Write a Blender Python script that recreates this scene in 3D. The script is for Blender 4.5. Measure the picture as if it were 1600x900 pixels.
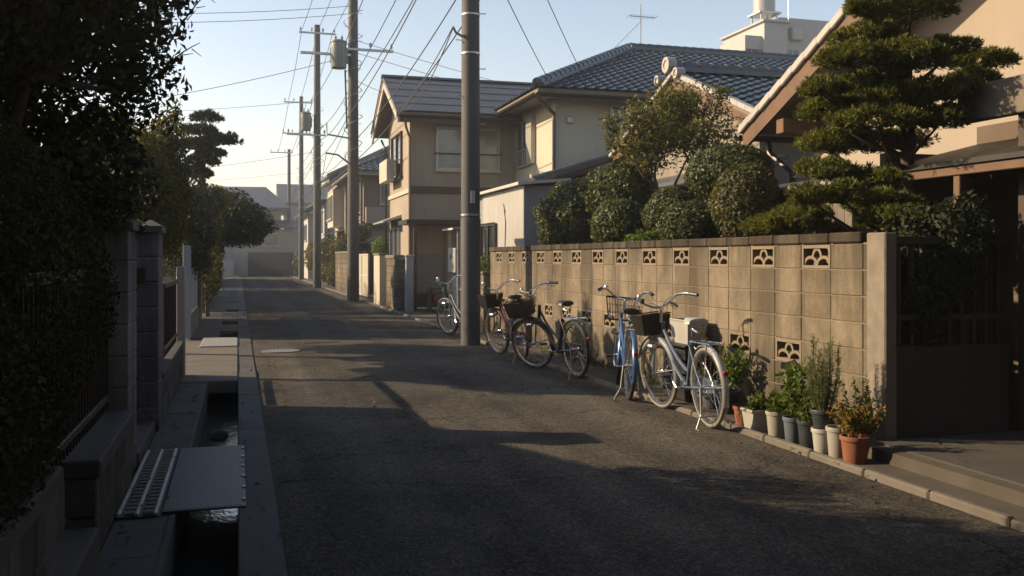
import bpy, math, random
import numpy as np
from mathutils import Vector, Matrix

rad = math.radians
scene = bpy.context.scene
for o in list(bpy.data.objects):
    bpy.data.objects.remove(o)

# ------------------------------------------------------------------ camera, sky, sun, exposure
YAW = math.atan(428 / 1460)
cam_d = bpy.data.cameras.new("camera")
cam_d.sensor_width = 36.0
cam_d.lens = 32.85
cam_d.shift_y = -47 / 1600
cam_d.clip_start = 0.05
cam_d.clip_end = 1500
cam = bpy.data.objects.new("camera", cam_d)
cam.location = (0, 0, 1.42)
cam.rotation_euler = (math.pi / 2, 0, -YAW)
scene.collection.objects.link(cam)
scene.camera = cam

SUN_AZ = rad(66)          # to the left of the street direction (+Y)
SUN_EL = rad(25)
world = bpy.data.worlds.new("World")
scene.world = world
world.use_nodes = True
wn = world.node_tree.nodes
wl = world.node_tree.links
wn.clear()
sky = wn.new("ShaderNodeTexSky")
sky.sky_type = 'NISHITA'
sky.sun_disc = False
sky.sun_elevation = SUN_EL
sky.sun_rotation = -SUN_AZ
sky.altitude = 20
sky.air_density = 1.25
sky.dust_density = 0.5
sky.ozone_density = 1.0
bg = wn.new("ShaderNodeBackground")
bg.inputs["Strength"].default_value = 0.108
wo = wn.new("ShaderNodeOutputWorld")
wb = wn.new("ShaderNodeMix")               # the pale morning sky is less green than the clear-air model
wb.data_type = 'RGBA'
wb.blend_type = 'MULTIPLY'
wb.inputs[0].default_value = 1.0
wb.inputs[7].default_value = (1.09, 0.94, 0.91, 1)
wl.new(sky.outputs[0], wb.inputs[6])
wl.new(wb.outputs[2], bg.inputs[0])
wl.new(bg.outputs[0], wo.inputs[0])

sun_d = bpy.data.lights.new("sun", 'SUN')
sun_d.energy = 5.0
sun_d.angle = rad(0.55)
sun_d.color = (1.0, 0.76, 0.475)
sun = bpy.data.objects.new("sun", sun_d)
to_sun = Vector((-math.sin(SUN_AZ) * math.cos(SUN_EL), math.cos(SUN_AZ) * math.cos(SUN_EL), math.sin(SUN_EL)))
sun.rotation_euler = to_sun.to_track_quat('Z', 'Y').to_euler()
sun.location = to_sun * 60
scene.collection.objects.link(sun)

scene.view_settings.view_transform = 'Standard'
scene.view_settings.look = 'None'
scene.view_settings.exposure = 0.95
scene.view_settings.gamma = 1.0
scene.view_settings.use_curve_mapping = False
scene.cycles.use_denoising = True
scene.cycles.max_bounces = 8
scene.cycles.volume_bounces = 1
scene.cycles.transparent_max_bounces = 8

# ------------------------------------------------------------------ mesh helpers
C = scene.collection
ROOTLOC = {}


class MB:
    """collects shapes for one mesh"""
    def __init__(self):
        self.v = []
        self.f = []

    def add(self, vs, fs):
        n = len(self.v)
        self.v.extend([tuple(p) for p in vs])
        self.f.extend([tuple(i + n for i in q) for q in fs])
        return self

    def box(self, x0, y0, z0, x1, y1, z1):
        return self.add([(x0, y0, z0), (x1, y0, z0), (x1, y1, z0), (x0, y1, z0), (x0, y0, z1), (x1, y0, z1), (x1, y1, z1), (x0, y1, z1)],
                        [(0, 3, 2, 1), (4, 5, 6, 7), (0, 1, 5, 4), (1, 2, 6, 5), (2, 3, 7, 6), (3, 0, 4, 7)])

    def cbox(self, x0, y0, z0, x1, y1, z1, c=0.006):
        """box with chamfered edges"""
        lo = (x0, y0, z0); hi = (x1, y1, z1)
        vs = []
        idx = {}
        for sx in (0, 1):
            for sy in (0, 1):
                for sz in (0, 1):
                    s = (sx, sy, sz)
                    for a in range(3):
                        p = []
                        for k in range(3):
                            val = hi[k] if s[k] else lo[k]
                            if k != a:
                                val += -c if s[k] else c
                            p.append(val)
                        idx[(s, a)] = len(vs)
                        vs.append(tuple(p))
        fs = []
        for a in range(3):
            b, d = [(1, 2), (2, 0), (0, 1)][a]
            for sa in (0, 1):
                q = []
                for sb, sd in ((0, 0), (1, 0), (1, 1), (0, 1)):
                    s = [0, 0, 0]; s[a] = sa; s[b] = sb; s[d] = sd
                    q.append(idx[(tuple(s), a)])
                fs.append(tuple(q) if sa else tuple(reversed(q)))
        for a in range(3):                      # edge along axis a
            b, d = [(1, 2), (2, 0), (0, 1)][a]
            for sb in (0, 1):
                for sd in (0, 1):
                    s0 = [0, 0, 0]; s0[b] = sb; s0[d] = sd
                    s1 = list(s0); s1[a] = 1
                    q = [idx[(tuple(s0), b)], idx[(tuple(s1), b)], idx[(tuple(s1), d)], idx[(tuple(s0), d)]]
                    fs.append(tuple(q) if (sb != sd) else tuple(reversed(q)))
        for sx in (0, 1):
            for sy in (0, 1):
                for sz in (0, 1):
                    s = (sx, sy, sz)
                    q = (idx[(s, 0)], idx[(s, 1)], idx[(s, 2)])
                    fs.append(q if (sx + sy + sz) % 2 == 1 else tuple(reversed(q)))
        return self.add(vs, fs)

    def prism(self, pts, vec):
        """closed polygon pts (3D) extruded by vec"""
        n = len(pts)
        a = [Vector(p) for p in pts]
        b = [p + Vector(vec) for p in a]
        fs = [tuple(range(n - 1, -1, -1)), tuple(range(n, 2 * n))]
        for i in range(n):
            j = (i + 1) % n
            fs.append((i, j, n + j, n + i))
        return self.add(a + b, fs)

    def tube(self, pts, r, n=6, closed=False, r1=None, flat=1.0):
        pts = [Vector(p) for p in pts]
        m = len(pts)
        rs = [r if r1 is None else r + (r1 - r) * i / max(1, m - 1) for i in range(m)] if not isinstance(r, (list, tuple)) else list(r)
        vs = []
        prev = None
        for i, p in enumerate(pts):
            if closed:
                t = pts[(i + 1) % m] - pts[i - 1]
            else:
                t = pts[min(i + 1, m - 1)] - pts[max(i - 1, 0)]
            if t.length < 1e-9:
                t = Vector((0, 0, 1))
            t.normalize()
            if prev is None:
                up = Vector((0, 0, 1)) if abs(t.z) < 0.9 else Vector((1, 0, 0))
                a = t.cross(up).normalized()
            else:
                a = (prev - t * prev.dot(t))
                if a.length < 1e-6:
                    a = t.orthogonal()
                a.normalize()
            prev = a
            b = t.cross(a)
            for k in range(n):
                an = 2 * math.pi * k / n
                vs.append(p + (a * math.cos(an) + b * math.sin(an) * flat) * rs[i])
        fs = []
        last = m if closed else m - 1
        for i in range(last):
            j = (i + 1) % m
            for k in range(n):
                l = (k + 1) % n
                fs.append((i * n + k, i * n + l, j * n + l, j * n + k))
        if not closed:
            fs.append(tuple(range(n - 1, -1, -1)))
            fs.append(tuple((m - 1) * n + k for k in range(n)))
        return self.add(vs, fs)

    def lathe(self, prof, n=16, c=(0, 0, 0), axis='z', close=False):
        vs = []
        for (r, h) in prof:
            for k in range(n):
                a = 2 * math.pi * k / n
                if axis == 'z':
                    vs.append((c[0] + r * math.cos(a), c[1] + r * math.sin(a), c[2] + h))
                elif axis == 'y':
                    vs.append((c[0] + r * math.cos(a), c[1] + h, c[2] + r * math.sin(a)))
                else:
                    vs.append((c[0] + h, c[1] + r * math.cos(a), c[2] + r * math.sin(a)))
        fs = []
        m = len(prof)
        for i in range(m if close else m - 1):
            j = (i + 1) % m
            for k in range(n):
                l = (k + 1) % n
                fs.append((i * n + k, i * n + l, j * n + l, j * n + k))
        if not close:
            if prof[0][0] > 1e-5:
                fs.append(tuple(range(n - 1, -1, -1)))
            if prof[-1][0] > 1e-5:
                fs.append(tuple((m - 1) * n + k for k in range(n)))
        return self.add(vs, fs)

    def xf(self, mat):
        self.v = [tuple(mat @ Vector(p)) for p in self.v]
        return self

    def mesh(self, name, mat, smooth=False):
        me = bpy.data.meshes.new(name)
        me.from_pydata(self.v, [], self.f)
        me.materials.append(mat)
        if smooth:
            me.polygons.foreach_set("use_smooth", [True] * len(me.polygons))
            try:
                me.set_sharp_from_angle(angle=rad(40))
            except Exception:
                pass
        me.update()
        return me


def link(ob, parent=None):
    C.objects.link(ob)
    if parent is not None:
        ob.parent = parent
        if parent.name in ROOTLOC:
            ob.matrix_parent_inverse = Matrix.Translation(-ROOTLOC[parent.name])
    return ob


def tag(o, label=None, cat=None, group=None, kind=None):
    if label: o["label"] = label
    if cat: o["category"] = cat
    if group: o["group"] = group
    if kind: o["kind"] = kind
    return o


def thing(name, label, cat, loc=(0, 0, 0), group=None, world=True, rot=(0, 0, 0)):
    """Empty at a thing's base. world=True: its parts are given in world coordinates"""
    o = bpy.data.objects.new(name, None)
    o.empty_display_size = 0.2
    o.location = loc
    o.rotation_euler = rot
    C.objects.link(o)
    if world:
        ROOTLOC[o.name] = Vector(loc)
    return tag(o, label, cat, group)


def part(name, mb, mat, parent=None, smooth=False, label=None, kind=None):
    ob = bpy.data.objects.new(name, mb.mesh(name, mat, smooth))
    link(ob, parent)
    tag(ob, label, None, None, kind)
    return ob


def struct(name, mb, mat, smooth=False):
    return tag(part(name, mb, mat, None, smooth), kind='structure')


def place(name, me, parent, loc):
    """object sharing mesh data me, at world loc under a world-style root"""
    ob = bpy.data.objects.new(name, me)
    C.objects.link(ob)
    ob.parent = parent
    base = ROOTLOC.get(parent.name, Vector((0, 0, 0)))
    ob.location = Vector(loc) - base
    return ob


def copy_tree(o, parent=None):
    c = o.copy()
    C.objects.link(c)
    if parent is not None:
        c.parent = parent
        c.matrix_parent_inverse = o.matrix_parent_inverse.copy()
    for ch in list(o.children):
        copy_tree(ch, c)
    return c


def array_mesh(name, v, nper, mat, smooth=False):
    """v: (N*nper,3) array, each nper vertices one polygon"""
    v = np.asarray(v, dtype=np.float32)
    n = len(v) // nper
    me = bpy.data.meshes.new(name)
    me.vertices.add(len(v))
    me.vertices.foreach_set("co", v.ravel())
    me.loops.add(len(v))
    me.loops.foreach_set("vertex_index", np.arange(len(v), dtype=np.int32))
    me.polygons.add(n)
    me.polygons.foreach_set("loop_start", np.arange(0, len(v), nper, dtype=np.int32))
    me.materials.append(mat)
    me.update(calc_edges=True)
    me.validate()
    return me


RNG = np.random.default_rng(11)


def unit(a):
    return a / np.maximum(np.linalg.norm(a, axis=1, keepdims=True), 1e-9)


def leaf_verts(p, nrm, L, W, dirs=None, rng=RNG, fold=0.12):
    n = len(p)
    nrm = unit(nrm)
    t = rng.normal(size=(n, 3)) if dirs is None else dirs
    if dirs is None:
        t = unit(t - nrm * (t * nrm).sum(1, keepdims=True))
    else:
        t = unit(t)
        nrm = unit(nrm - t * (t * nrm).sum(1, keepdims=True))
    b = np.cross(nrm, t)
    L = np.broadcast_to(np.asarray(L, dtype=float).reshape(-1, 1), (n, 1))
    W = np.broadcast_to(np.asarray(W, dtype=float).reshape(-1, 1), (n, 1))
    out = np.empty((n, 4, 3))
    out[:, 0] = p - t * L * 0.5
    out[:, 1] = p + b * W * 0.5 + nrm * L * fold
    out[:, 2] = p + t * L * 0.5
    out[:, 3] = p - b * W * 0.5 + nrm * L * fold
    return out.reshape(-1, 3)


def crown(name, chunks, mat, parent, label=None):
    """chunks: list of vertex arrays from leaf_verts -> one leafy mesh"""
    me = array_mesh(name, np.concatenate(chunks), 4, mat)
    ob = bpy.data.objects.new(name, me)
    link(ob, parent)
    return tag(ob, label)


def sphere_dirs(n, rng=RNG):
    return unit(rng.normal(size=(n, 3)))


def blob(c, r, n, L, asp=0.55, shell=0.22, lump=0.10, jit=0.7, rng=RNG, cut_low=-1.0, ph=None):
    """leaves on and just under the surface of a lumpy ellipsoid"""
    d = sphere_dirs(int(n * 1.3), rng)
    d = d[d[:, 2] > cut_low][:n]
    if ph is None:
        ph = rng.uniform(0, 6.28, 6)
    k = 1 + lump * (np.sin(3.1 * d[:, 0] + ph[0]) * np.sin(4.3 * d[:, 1] + ph[1]) + 0.6 * np.sin(7 * d[:, 2] + ph[2] + 5 * d[:, 0]) + 0.5 * np.sin(9 * d[:, 1] + ph[3] - 4 * d[:, 2]))
    k = k * (1 - shell * rng.random(len(d)) ** 1.6)
    p = np.array(c) + d * np.array(r) * k[:, None]
    nr = d / np.array(r)
    nr = unit(nr) + jit * rng.normal(size=(len(d), 3)) * 0.6
    sz = L * rng.uniform(0.45, 1.35, len(d))
    return leaf_verts(p, nr, sz, sz * asp, None, rng)


def shoots(c, r, n, L, rng=RNG, per=9, reach=0.16):
    """short shoots that stick out of a clipped outline"""
    d = sphere_dirs(n, rng)
    d[:, 2] = np.abs(d[:, 2]) * 0.9 + 0.05
    d = unit(d)
    base = np.array(c) + d * np.array(r) * 0.97
    f = rng.uniform(0, 1, (n, per))
    tip = unit(d + rng.normal(size=(n, 3)) * 0.35)
    ln = reach * rng.uniform(0.25, 1.0, n)
    p = base[:, None, :] + tip[:, None, :] * (ln[:, None] * f)[:, :, None]
    p = p.reshape(-1, 3) + rng.normal(size=(n * per, 3)) * 0.008
    t = unit(np.repeat(tip, per, axis=0) + rng.normal(size=(n * per, 3)) * 0.7)
    sz = L * rng.uniform(0.6, 1.2, n * per)
    return leaf_verts(p, rng.normal(size=(n * per, 3)), sz, sz * 0.5, t, rng)


def pad(c, hw, hh, n, L, rng=RNG, asp=0.2, depth=1.0):
    """cloud-pruned foliage pad: needle tufts on a flat lens, tips up and outwards"""
    nt = max(10, n // 9)
    d = sphere_dirs(nt, rng)
    d[:, 2] = np.abs(d[:, 2]) * np.where(rng.random(nt) < 0.8, 1, -0.45)
    a = np.arctan2(d[:, 1], d[:, 0])
    ph = rng.uniform(0, 6.28, 3)
    k = 1 + 0.16 * np.sin(3 * a + ph[0]) + 0.1 * np.sin(5 * a + ph[1])
    k = k * (0.45 + 0.55 * rng.random(nt) ** 0.45)
    p0 = np.array(c) + d * np.array([hw, hw * depth, hh]) * k[:, None]
    out = unit(d * np.array([1, 1, 0.5]) + np.array([0, 0, 0.8]))
    p = np.repeat(p0, 9, axis=0)
    t = unit(np.repeat(out, 9, axis=0) + rng.normal(size=(nt * 9, 3)) * 0.55)
    sz = L * rng.uniform(0.7, 1.2, nt * 9)
    p = p + t * (sz * 0.45)[:, None]
    return leaf_verts(p, rng.normal(size=(nt * 9, 3)), sz, sz * asp, t, rng, fold=0.03)


def curved(p0, p1, bend=(0, 0, 0), n=5):
    p0, p1, b = Vector(p0), Vector(p1), Vector(bend)
    return [p0.lerp(p1, i / n) + b * math.sin(math.pi * i / n) for i in range(n + 1)]


# ------------------------------------------------------------------ materials
MATS = {}
ALB = 0.64                                  # one common scale for all reflectances


def nt(name):
    m = bpy.data.materials.new(name)
    m.use_nodes = True
    n = m.node_tree.nodes
    l = m.node_tree.links
    return m, n, l, n["Principled BSDF"]


def noise(n, l, vec, scale, detail=4, rough=0.6):
    t = n.new("ShaderNodeTexNoise")
    t.inputs["Scale"].default_value = scale
    t.inputs["Detail"].default_value = detail
    t.inputs["Roughness"].default_value = rough
    if vec is not None:
        l.new(vec, t.inputs["Vector"])
    return t


def ramp(n, l, fac, stops):
    r = n.new("ShaderNodeValToRGB")
    el = r.color_ramp.elements
    while len(el) < len(stops):
        el.new(0.5)
    for e, (p, c) in zip(el, stops):
        e.position = p
        e.color = (*c, 1) if len(c) == 3 else c
    l.new(fac, r.inputs["Fac"])
    return r


def mixc(n, l, fac, a, b, mode='MIX'):
    m = n.new("ShaderNodeMix")
    m.data_type = 'RGBA'
    m.blend_type = mode
    for sock, val in ((0, fac), (6, a), (7, b)):
        if hasattr(val, "is_output"):
            l.new(val, m.inputs[sock])
        elif sock == 0:
            m.inputs[0].default_value = val
        else:
            m.inputs[sock].default_value = (*val, 1)
    return m.outputs[2]


def bump(n, l, bs, height, strength=0.3, dist=0.01):
    b = n.new("ShaderNodeBump")
    b.inputs["Strength"].default_value = strength
    b.inputs["Distance"].default_value = dist
    l.new(height, b.inputs["Height"])
    l.new(b.outputs[0], bs.inputs["Normal"])


def pos(n):
    return n.new("ShaderNodeNewGeometry").outputs["Position"]


def stretch(n, l, vec, sc):
    m = n.new("ShaderNodeMapping")
    m.inputs["Scale"].default_value = sc
    l.new(vec, m.inputs["Vector"])
    return m.outputs[0]


def dark(c, k):
    return tuple(x * k for x in c)


def M(name, col, rough=0.7, metal=0.0, var=0.16, scale=3.0, bs=0.15, bscale=70, spec=0.5, streak=0.0, streak_col=None, objrand=0.0, coat=0.0):
    """plain weathered surface: broad mottling, fine grain, optional run-off streaks"""
    if name in MATS:
        return MATS[name]
    m, n, l, b = nt(name)
    if metal < 0.85:
        col = dark(col, ALB)
        streak_col = dark(streak_col, ALB) if streak_col else None
    p = pos(n)
    t = noise(n, l, p, scale, 5)
    c = ramp(n, l, t.outputs[0], [(0.28, dark(col, 1 - var)), (0.72, tuple(min(1, x * (1 + var * 0.7)) for x in col))]).outputs[0]
    if streak > 0:
        s = noise(n, l, stretch(n, l, p, (7, 7, 0.55)), 1.0, 5, 0.65)
        s2 = ramp(n, l, s.outputs[0], [(0.48, (0, 0, 0)), (0.75, (streak,) * 3)])
        c = mixc(n, l, s2.outputs[0], c, streak_col or dark(col, 0.4))
    if objrand > 0:
        oi = n.new("ShaderNodeObjectInfo")
        r = ramp(n, l, oi.outputs["Random"], [(0, (1 - objrand,) * 3), (1, (1 + objrand * 0.5,) * 3)])
        c = mixc(n, l, 1.0, c, r.outputs[0], 'MULTIPLY')
    l.new(c, b.inputs["Base Color"])
    b.inputs["Metallic"].default_value = metal
    b.inputs["Specular IOR Level"].default_value = spec
    rr = noise(n, l, p, scale * 4, 3)
    mr = n.new("ShaderNodeMapRange")
    mr.inputs["To Min"].default_value = max(0.02, rough - 0.1)
    mr.inputs["To Max"].default_value = min(1, rough + 0.1)
    l.new(rr.outputs[0], mr.inputs["Value"])
    l.new(mr.outputs[0], b.inputs["Roughness"])
    if coat:
        b.inputs["Coat Weight"].default_value = coat
    if bs > 0:
        bump(n, l, b, noise(n, l, p, bscale, 4, 0.7).outputs[0], bs, 0.006)
    MATS[name] = m
    return m


def leafmat(name, a, b_, trans=0.35, rough=0.42, third=None):
    m, n, l, b = nt(name)
    g = n.new("ShaderNodeNewGeometry")
    stops = [(0.0, a), (0.75, b_), (1.0, third or tuple(x * 1.25 for x in b_))]
    r = ramp(n, l, g.outputs["Random Per Island"], stops)
    patch = noise(n, l, g.outputs["Position"], 2.2, 2)
    pr = ramp(n, l, patch.outputs[0], [(0.3, (0.55,) * 3), (0.7, (0.95,) * 3)])
    c = mixc(n, l, 1.0, r.outputs[0], pr.outputs[0], 'MULTIPLY')
    l.new(c, b.inputs["Base Color"])
    b.inputs["Roughness"].default_value = rough + 0.12
    b.inputs["Specular IOR Level"].default_value = 0.28
    tr = n.new("ShaderNodeBsdfTranslucent")
    tc = mixc(n, l, 1.0, c, (1.5, 1.35, 0.55), 'MULTIPLY')
    l.new(tc, tr.inputs[0])
    mx = n.new("ShaderNodeMixShader")
    mx.inputs[0].default_value = trans
    l.new(b.outputs[0], mx.inputs[1])
    l.new(tr.outputs[0], mx.inputs[2])
    out = n["Material Output"]
    l.new(mx.outputs[0], out.inputs[0])
    MATS[name] = m
    return m


def asphalt():
    m, n, l, b = nt("asphalt")
    p = pos(n)
    v = n.new("ShaderNodeTexVoronoi")
    v.inputs["Scale"].default_value = 95
    l.new(p, v.inputs["Vector"])
    chip = ramp(n, l, v.outputs["Color"], [(0.0, (0.027, 0.026, 0.024)), (0.55, (0.066, 0.061, 0.052)), (0.9, (0.108, 0.099, 0.085)), (1.0, (0.21, 0.19, 0.16))])
    v2 = n.new("ShaderNodeTexVoronoi")
    v2.inputs["Scale"].default_value = 38
    l.new(p, v2.inputs["Vector"])
    st = ramp(n, l, v2.outputs["Color"], [(0.0, (0.72,) * 3), (0.6, (1.0,) * 3), (1.0, (1.45, 1.38, 1.25))])
    chipc = mixc(n, l, 1.0, chip.outputs[0], st.outputs[0], 'MULTIPLY')
    big = noise(n, l, p, 0.7, 5)
    wear = ramp(n, l, big.outputs[0], [(0.32, (0.58,) * 3), (0.5, (1.0,) * 3), (0.68, (1.32, 1.28, 1.2))])
    c = mixc(n, l, 1.0, chipc, wear.outputs[0], 'MULTIPLY')
    # tyre-polished lanes run along the street; seams and repair edges run with them
    lane = noise(n, l, stretch(n, l, p, (1.6, 0.06, 1)), 1.0, 2)
    lr = ramp(n, l, lane.outputs[0], [(0.38, (0.72,) * 3), (0.62, (1.2,) * 3)])
    c = mixc(n, l, 1.0, c, lr.outputs[0], 'MULTIPLY')
    cr = n.new("ShaderNodeTexVoronoi")
    cr.feature = 'DISTANCE_TO_EDGE'
    cr.inputs["Scale"].default_value = 0.45
    wob = noise(n, l, p, 2.5, 4)
    wv = n.new("ShaderNodeVectorMath"); wv.operation = 'SCALE'; wv.inputs[3].default_value = 0.9
    l.new(wob.outputs["Color"], wv.inputs[0])
    av = n.new("ShaderNodeVectorMath"); av.operation = 'ADD'
    l.new(p, av.inputs[0]); l.new(wv.outputs[0], av.inputs[1])
    l.new(av.outputs[0], cr.inputs["Vector"])
    crr = ramp(n, l, cr.outputs["Distance"], [(0.0, (0.22,) * 3), (0.010, (1,) * 3)])
    c = mixc(n, l, 0.8, c, mixc(n, l, 1.0, c, crr.outputs[0], 'MULTIPLY'))
    l.new(c, b.inputs["Base Color"])
    b.inputs["Roughness"].default_value = 0.95
    b.inputs["Specular IOR Level"].default_value = 0.12
    h = n.new("ShaderNodeMath"); h.operation = 'MULTIPLY_ADD'
    h.inputs[1].default_value = 0.5
    l.new(v.outputs["Distance"], h.inputs[0])
    l.new(noise(n, l, p, 160, 3).outputs[0], h.inputs[2])
    bump(n, l, b, h.outputs[0], 0.65, 0.010)
    MATS["asphalt"] = m
    return m


def blockmat(name, col, objrand=0.12):
    """cement block: grain, rain streaks from the top, damp and moss near the foot and under the cap"""
    m, n, l, b = nt(name)
    p = pos(n)
    t = noise(n, l, p, 3.4, 8, 0.72)
    c = ramp(n, l, t.outputs[0], [(0.30, dark(col, 0.62)), (0.70, dark(col, 1.22))]).outputs[0]
    gr = noise(n, l, p, 75, 3, 0.8)
    grr = ramp(n, l, gr.outputs[0], [(0.30, (0.72,) * 3), (0.70, (1.22,) * 3)])
    c = mixc(n, l, 1.0, c, grr.outputs[0], 'MULTIPLY')
    s = noise(n, l, stretch(n, l, p, (2.4, 2.4, 0.45)), 1.0, 4, 0.6)
    sr = ramp(n, l, s.outputs[0], [(0.43, (0, 0, 0)), (0.60, (0.85,) * 3)])
    c = mixc(n, l, sr.outputs[0], c, dark(col, 0.36))
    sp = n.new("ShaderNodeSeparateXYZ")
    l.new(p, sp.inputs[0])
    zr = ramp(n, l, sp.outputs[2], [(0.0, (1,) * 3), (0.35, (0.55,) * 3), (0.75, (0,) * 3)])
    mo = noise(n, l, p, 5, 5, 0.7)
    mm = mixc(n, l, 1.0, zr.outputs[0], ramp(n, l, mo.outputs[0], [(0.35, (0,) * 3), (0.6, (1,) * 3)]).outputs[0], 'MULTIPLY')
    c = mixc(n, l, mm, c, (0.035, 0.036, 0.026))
    # soot and algae that run down from under the coping
    tz = n.new("ShaderNodeMapRange"); tz.inputs["From Min"].default_value = 1.05; tz.inputs["From Max"].default_value = 1.62
    l.new(sp.outputs[2], tz.inputs["Value"])
    ts = noise(n, l, stretch(n, l, p, (4.5, 4.5, 0.4)), 1.0, 6, 0.75)
    tm = n.new("ShaderNodeMath"); tm.operation = 'MULTIPLY'
    l.new(tz.outputs[0], tm.inputs[0])
    l.new(ramp(n, l, ts.outputs[0], [(0.36, (0,) * 3), (0.56, (0.95,) * 3)]).outputs[0], tm.inputs[1])
    c = mixc(n, l, tm.outputs[0], c, dark(col, 0.3))
    oi = n.new("ShaderNodeObjectInfo")
    r = ramp(n, l, oi.outputs["Random"], [(0, (1 - objrand,) * 3), (1, (1 + objrand * 0.6,) * 3)])
    c = mixc(n, l, 1.0, c, r.outputs[0], 'MULTIPLY')
    l.new(c, b.inputs["Base Color"])
    b.inputs["Roughness"].default_value = 0.92
    b.inputs["Specular IOR Level"].default_value = 0.2
    bump(n, l, b, noise(n, l, p, 90, 5, 0.8).outputs[0], 0.8, 0.010)
    MATS[name] = m
    return m


def glassmat(name, col=(0.03, 0.035, 0.04), rough=0.06):
    m, n, l, b = nt(name)
    p = pos(n)
    t = noise(n, l, p, 1.3, 3)
    c = ramp(n, l, t.outputs[0], [(0.3, dark(col, 0.7)), (0.7, dark(col, 1.5))])
    l.new(c.outputs[0], b.inputs["Base Color"])
    b.inputs["Roughness"].default_value = rough
    b.inputs["Specular IOR Level"].default_value = 0.8
    bump(n, l, b, t.outputs[0], 0.05, 0.02)
    MATS[name] = m
    return m


def watermat():
    m, n, l, b = nt("gutter_water")
    p = pos(n)
    b.inputs["Base Color"].default_value = (0.012, 0.014, 0.013, 1)
    b.inputs["Roughness"].default_value = 0.05
    b.inputs["Specular IOR Level"].default_value = 0.6
    w = noise(n, l, stretch(n, l, p, (26, 12, 1)), 1.0, 3)
    bump(n, l, b, w.outputs[0], 0.10, 0.02)
    MATS["water"] = m
    return m


ASPH = asphalt()
BLOCK = blockmat("cement_block", (0.205, 0.170, 0.124))
BLOCKG = blockmat("grey_cement_block", (0.14, 0.14, 0.138))
PIERCE = M("pierced_cement", (0.27, 0.22, 0.155), 0.9, var=0.15, bs=0.4, bscale=140)
MORTAR = M("mortar", (0.24, 0.20, 0.15), 0.95, bs=0.3)
CONC = M("concrete", (0.192, 0.180, 0.160), 0.9, var=0.25, scale=2.5, bs=0.4, bscale=110, streak=0.35)
CONCD = M("damp_shaded_concrete", (0.066, 0.066, 0.064), 0.85, var=0.35, scale=2.0, bs=0.4, bscale=110, streak=0.3)  # damp concrete, darkened further to stand for shade on the left parts
KERB = M("kerb_concrete", (0.17, 0.15, 0.125), 0.9, var=0.25, scale=3, bs=0.4, bscale=120)
POLE = M("pole_concrete", (0.085, 0.085, 0.09), 0.75, var=0.2, scale=1.5, bs=0.15, bscale=90, streak=0.4)
SOIL = M("soil", (0.075, 0.058, 0.04), 1.0, var=0.4, scale=6, bs=0.8, bscale=40)
GROUND = M("dry_ground", (0.14, 0.125, 0.10), 1.0, var=0.3, scale=0.5, bs=0.5, bscale=30)
WATER = watermat()
GLASS = glassmat("window_glass")
GLASSB = glassmat("curtained_glass", (0.16, 0.16, 0.15), 0.12)
CREAM = M("cream_render", (0.60, 0.555, 0.46), 0.9, var=0.10, scale=0.8, bs=0.2, bscale=120, streak=0.18, streak_col=(0.4, 0.35, 0.27))
BEIGE = M("beige_render", (0.41, 0.345, 0.275), 0.9, var=0.10, scale=0.8, bs=0.2, bscale=120, streak=0.22)
TAN = M("tan_render", (0.42, 0.355, 0.285), 0.9, var=0.10, scale=0.8, bs=0.25, bscale=100, streak=0.12)
WHITEW = M("white_render", (0.527, 0.518, 0.501), 0.85, var=0.08, scale=0.8, bs=0.2, bscale=100, streak=0.2)
WHITES = M("white_siding", (0.576, 0.560, 0.528), 0.6, var=0.08, scale=1.2, bs=0.05, streak=0.25)
GREYW = M("grey_panel", (0.28, 0.285, 0.29), 0.75, var=0.12, scale=1.0, bs=0.1, streak=0.3)
PALEB = M("pale_blue_panel", (0.36, 0.42, 0.47), 0.7, var=0.12, scale=1.0, bs=0.1, streak=0.25)
TILE = M("blue_roof_tile", (0.040, 0.062, 0.090), 0.28, var=0.4, scale=5, bs=0.1, bscale=40, spec=0.7)
TILEG = M("grey_roof_tile", (0.085, 0.092, 0.105), 0.38, var=0.35, scale=5, bs=0.1, bscale=40, spec=0.6)
SLATE = M("slate_roof_sheet", (0.10, 0.105, 0.12), 0.45, var=0.25, scale=1.5, bs=0.15, spec=0.6)
TILEW = M("pale_edge_tile", (0.468, 0.450, 0.423), 0.55, var=0.15, scale=6, bs=0.1)
WOOD = M("brown_timber", (0.15, 0.072, 0.032), 0.65, var=0.3, scale=4, bs=0.25, bscale=50, streak=0.2)
WOODD = M("dark_timber", (0.055, 0.036, 0.024), 0.7, var=0.3, scale=4, bs=0.25, bscale=50)
SOFFIT = M("soffit_board", (0.24, 0.19, 0.145), 0.8, var=0.12, scale=2, bs=0.1)
WEATH = M("weathered_board", (0.22, 0.19, 0.155), 0.85, var=0.25, scale=3, bs=0.3, bscale=60, streak=0.5)
DKMETAL = M("dark_metal", (0.03, 0.028, 0.026), 0.5, 0.4, var=0.2, bs=0.05)
BLACKP = M("black_plastic", (0.014, 0.014, 0.014), 0.5, var=0.2, bs=0.04)
RUBBER = M("rubber", (0.018, 0.018, 0.018), 0.8, var=0.2, bs=0.1)
CHROME = M("bright_metal", (0.62, 0.61, 0.59), 0.25, 1.0, var=0.15, scale=14, bs=0.03)
GALV = M("galvanised", (0.40, 0.41, 0.42), 0.42, 0.9, var=0.25, scale=8, bs=0.06)
ALU = M("window_aluminium", (0.55, 0.54, 0.51), 0.45, 0.5, var=0.1, bs=0.02)
BRONZE = M("bronze_aluminium", (0.09, 0.065, 0.05), 0.45, 0.5, var=0.1, bs=0.02)
PIPE = M("brown_pipe", (0.05, 0.035, 0.03), 0.45, 0.1, var=0.2, bs=0.02)
WHITEP = M("white_plastic", (0.48, 0.47, 0.45), 0.45, var=0.1, bs=0.03)
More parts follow.
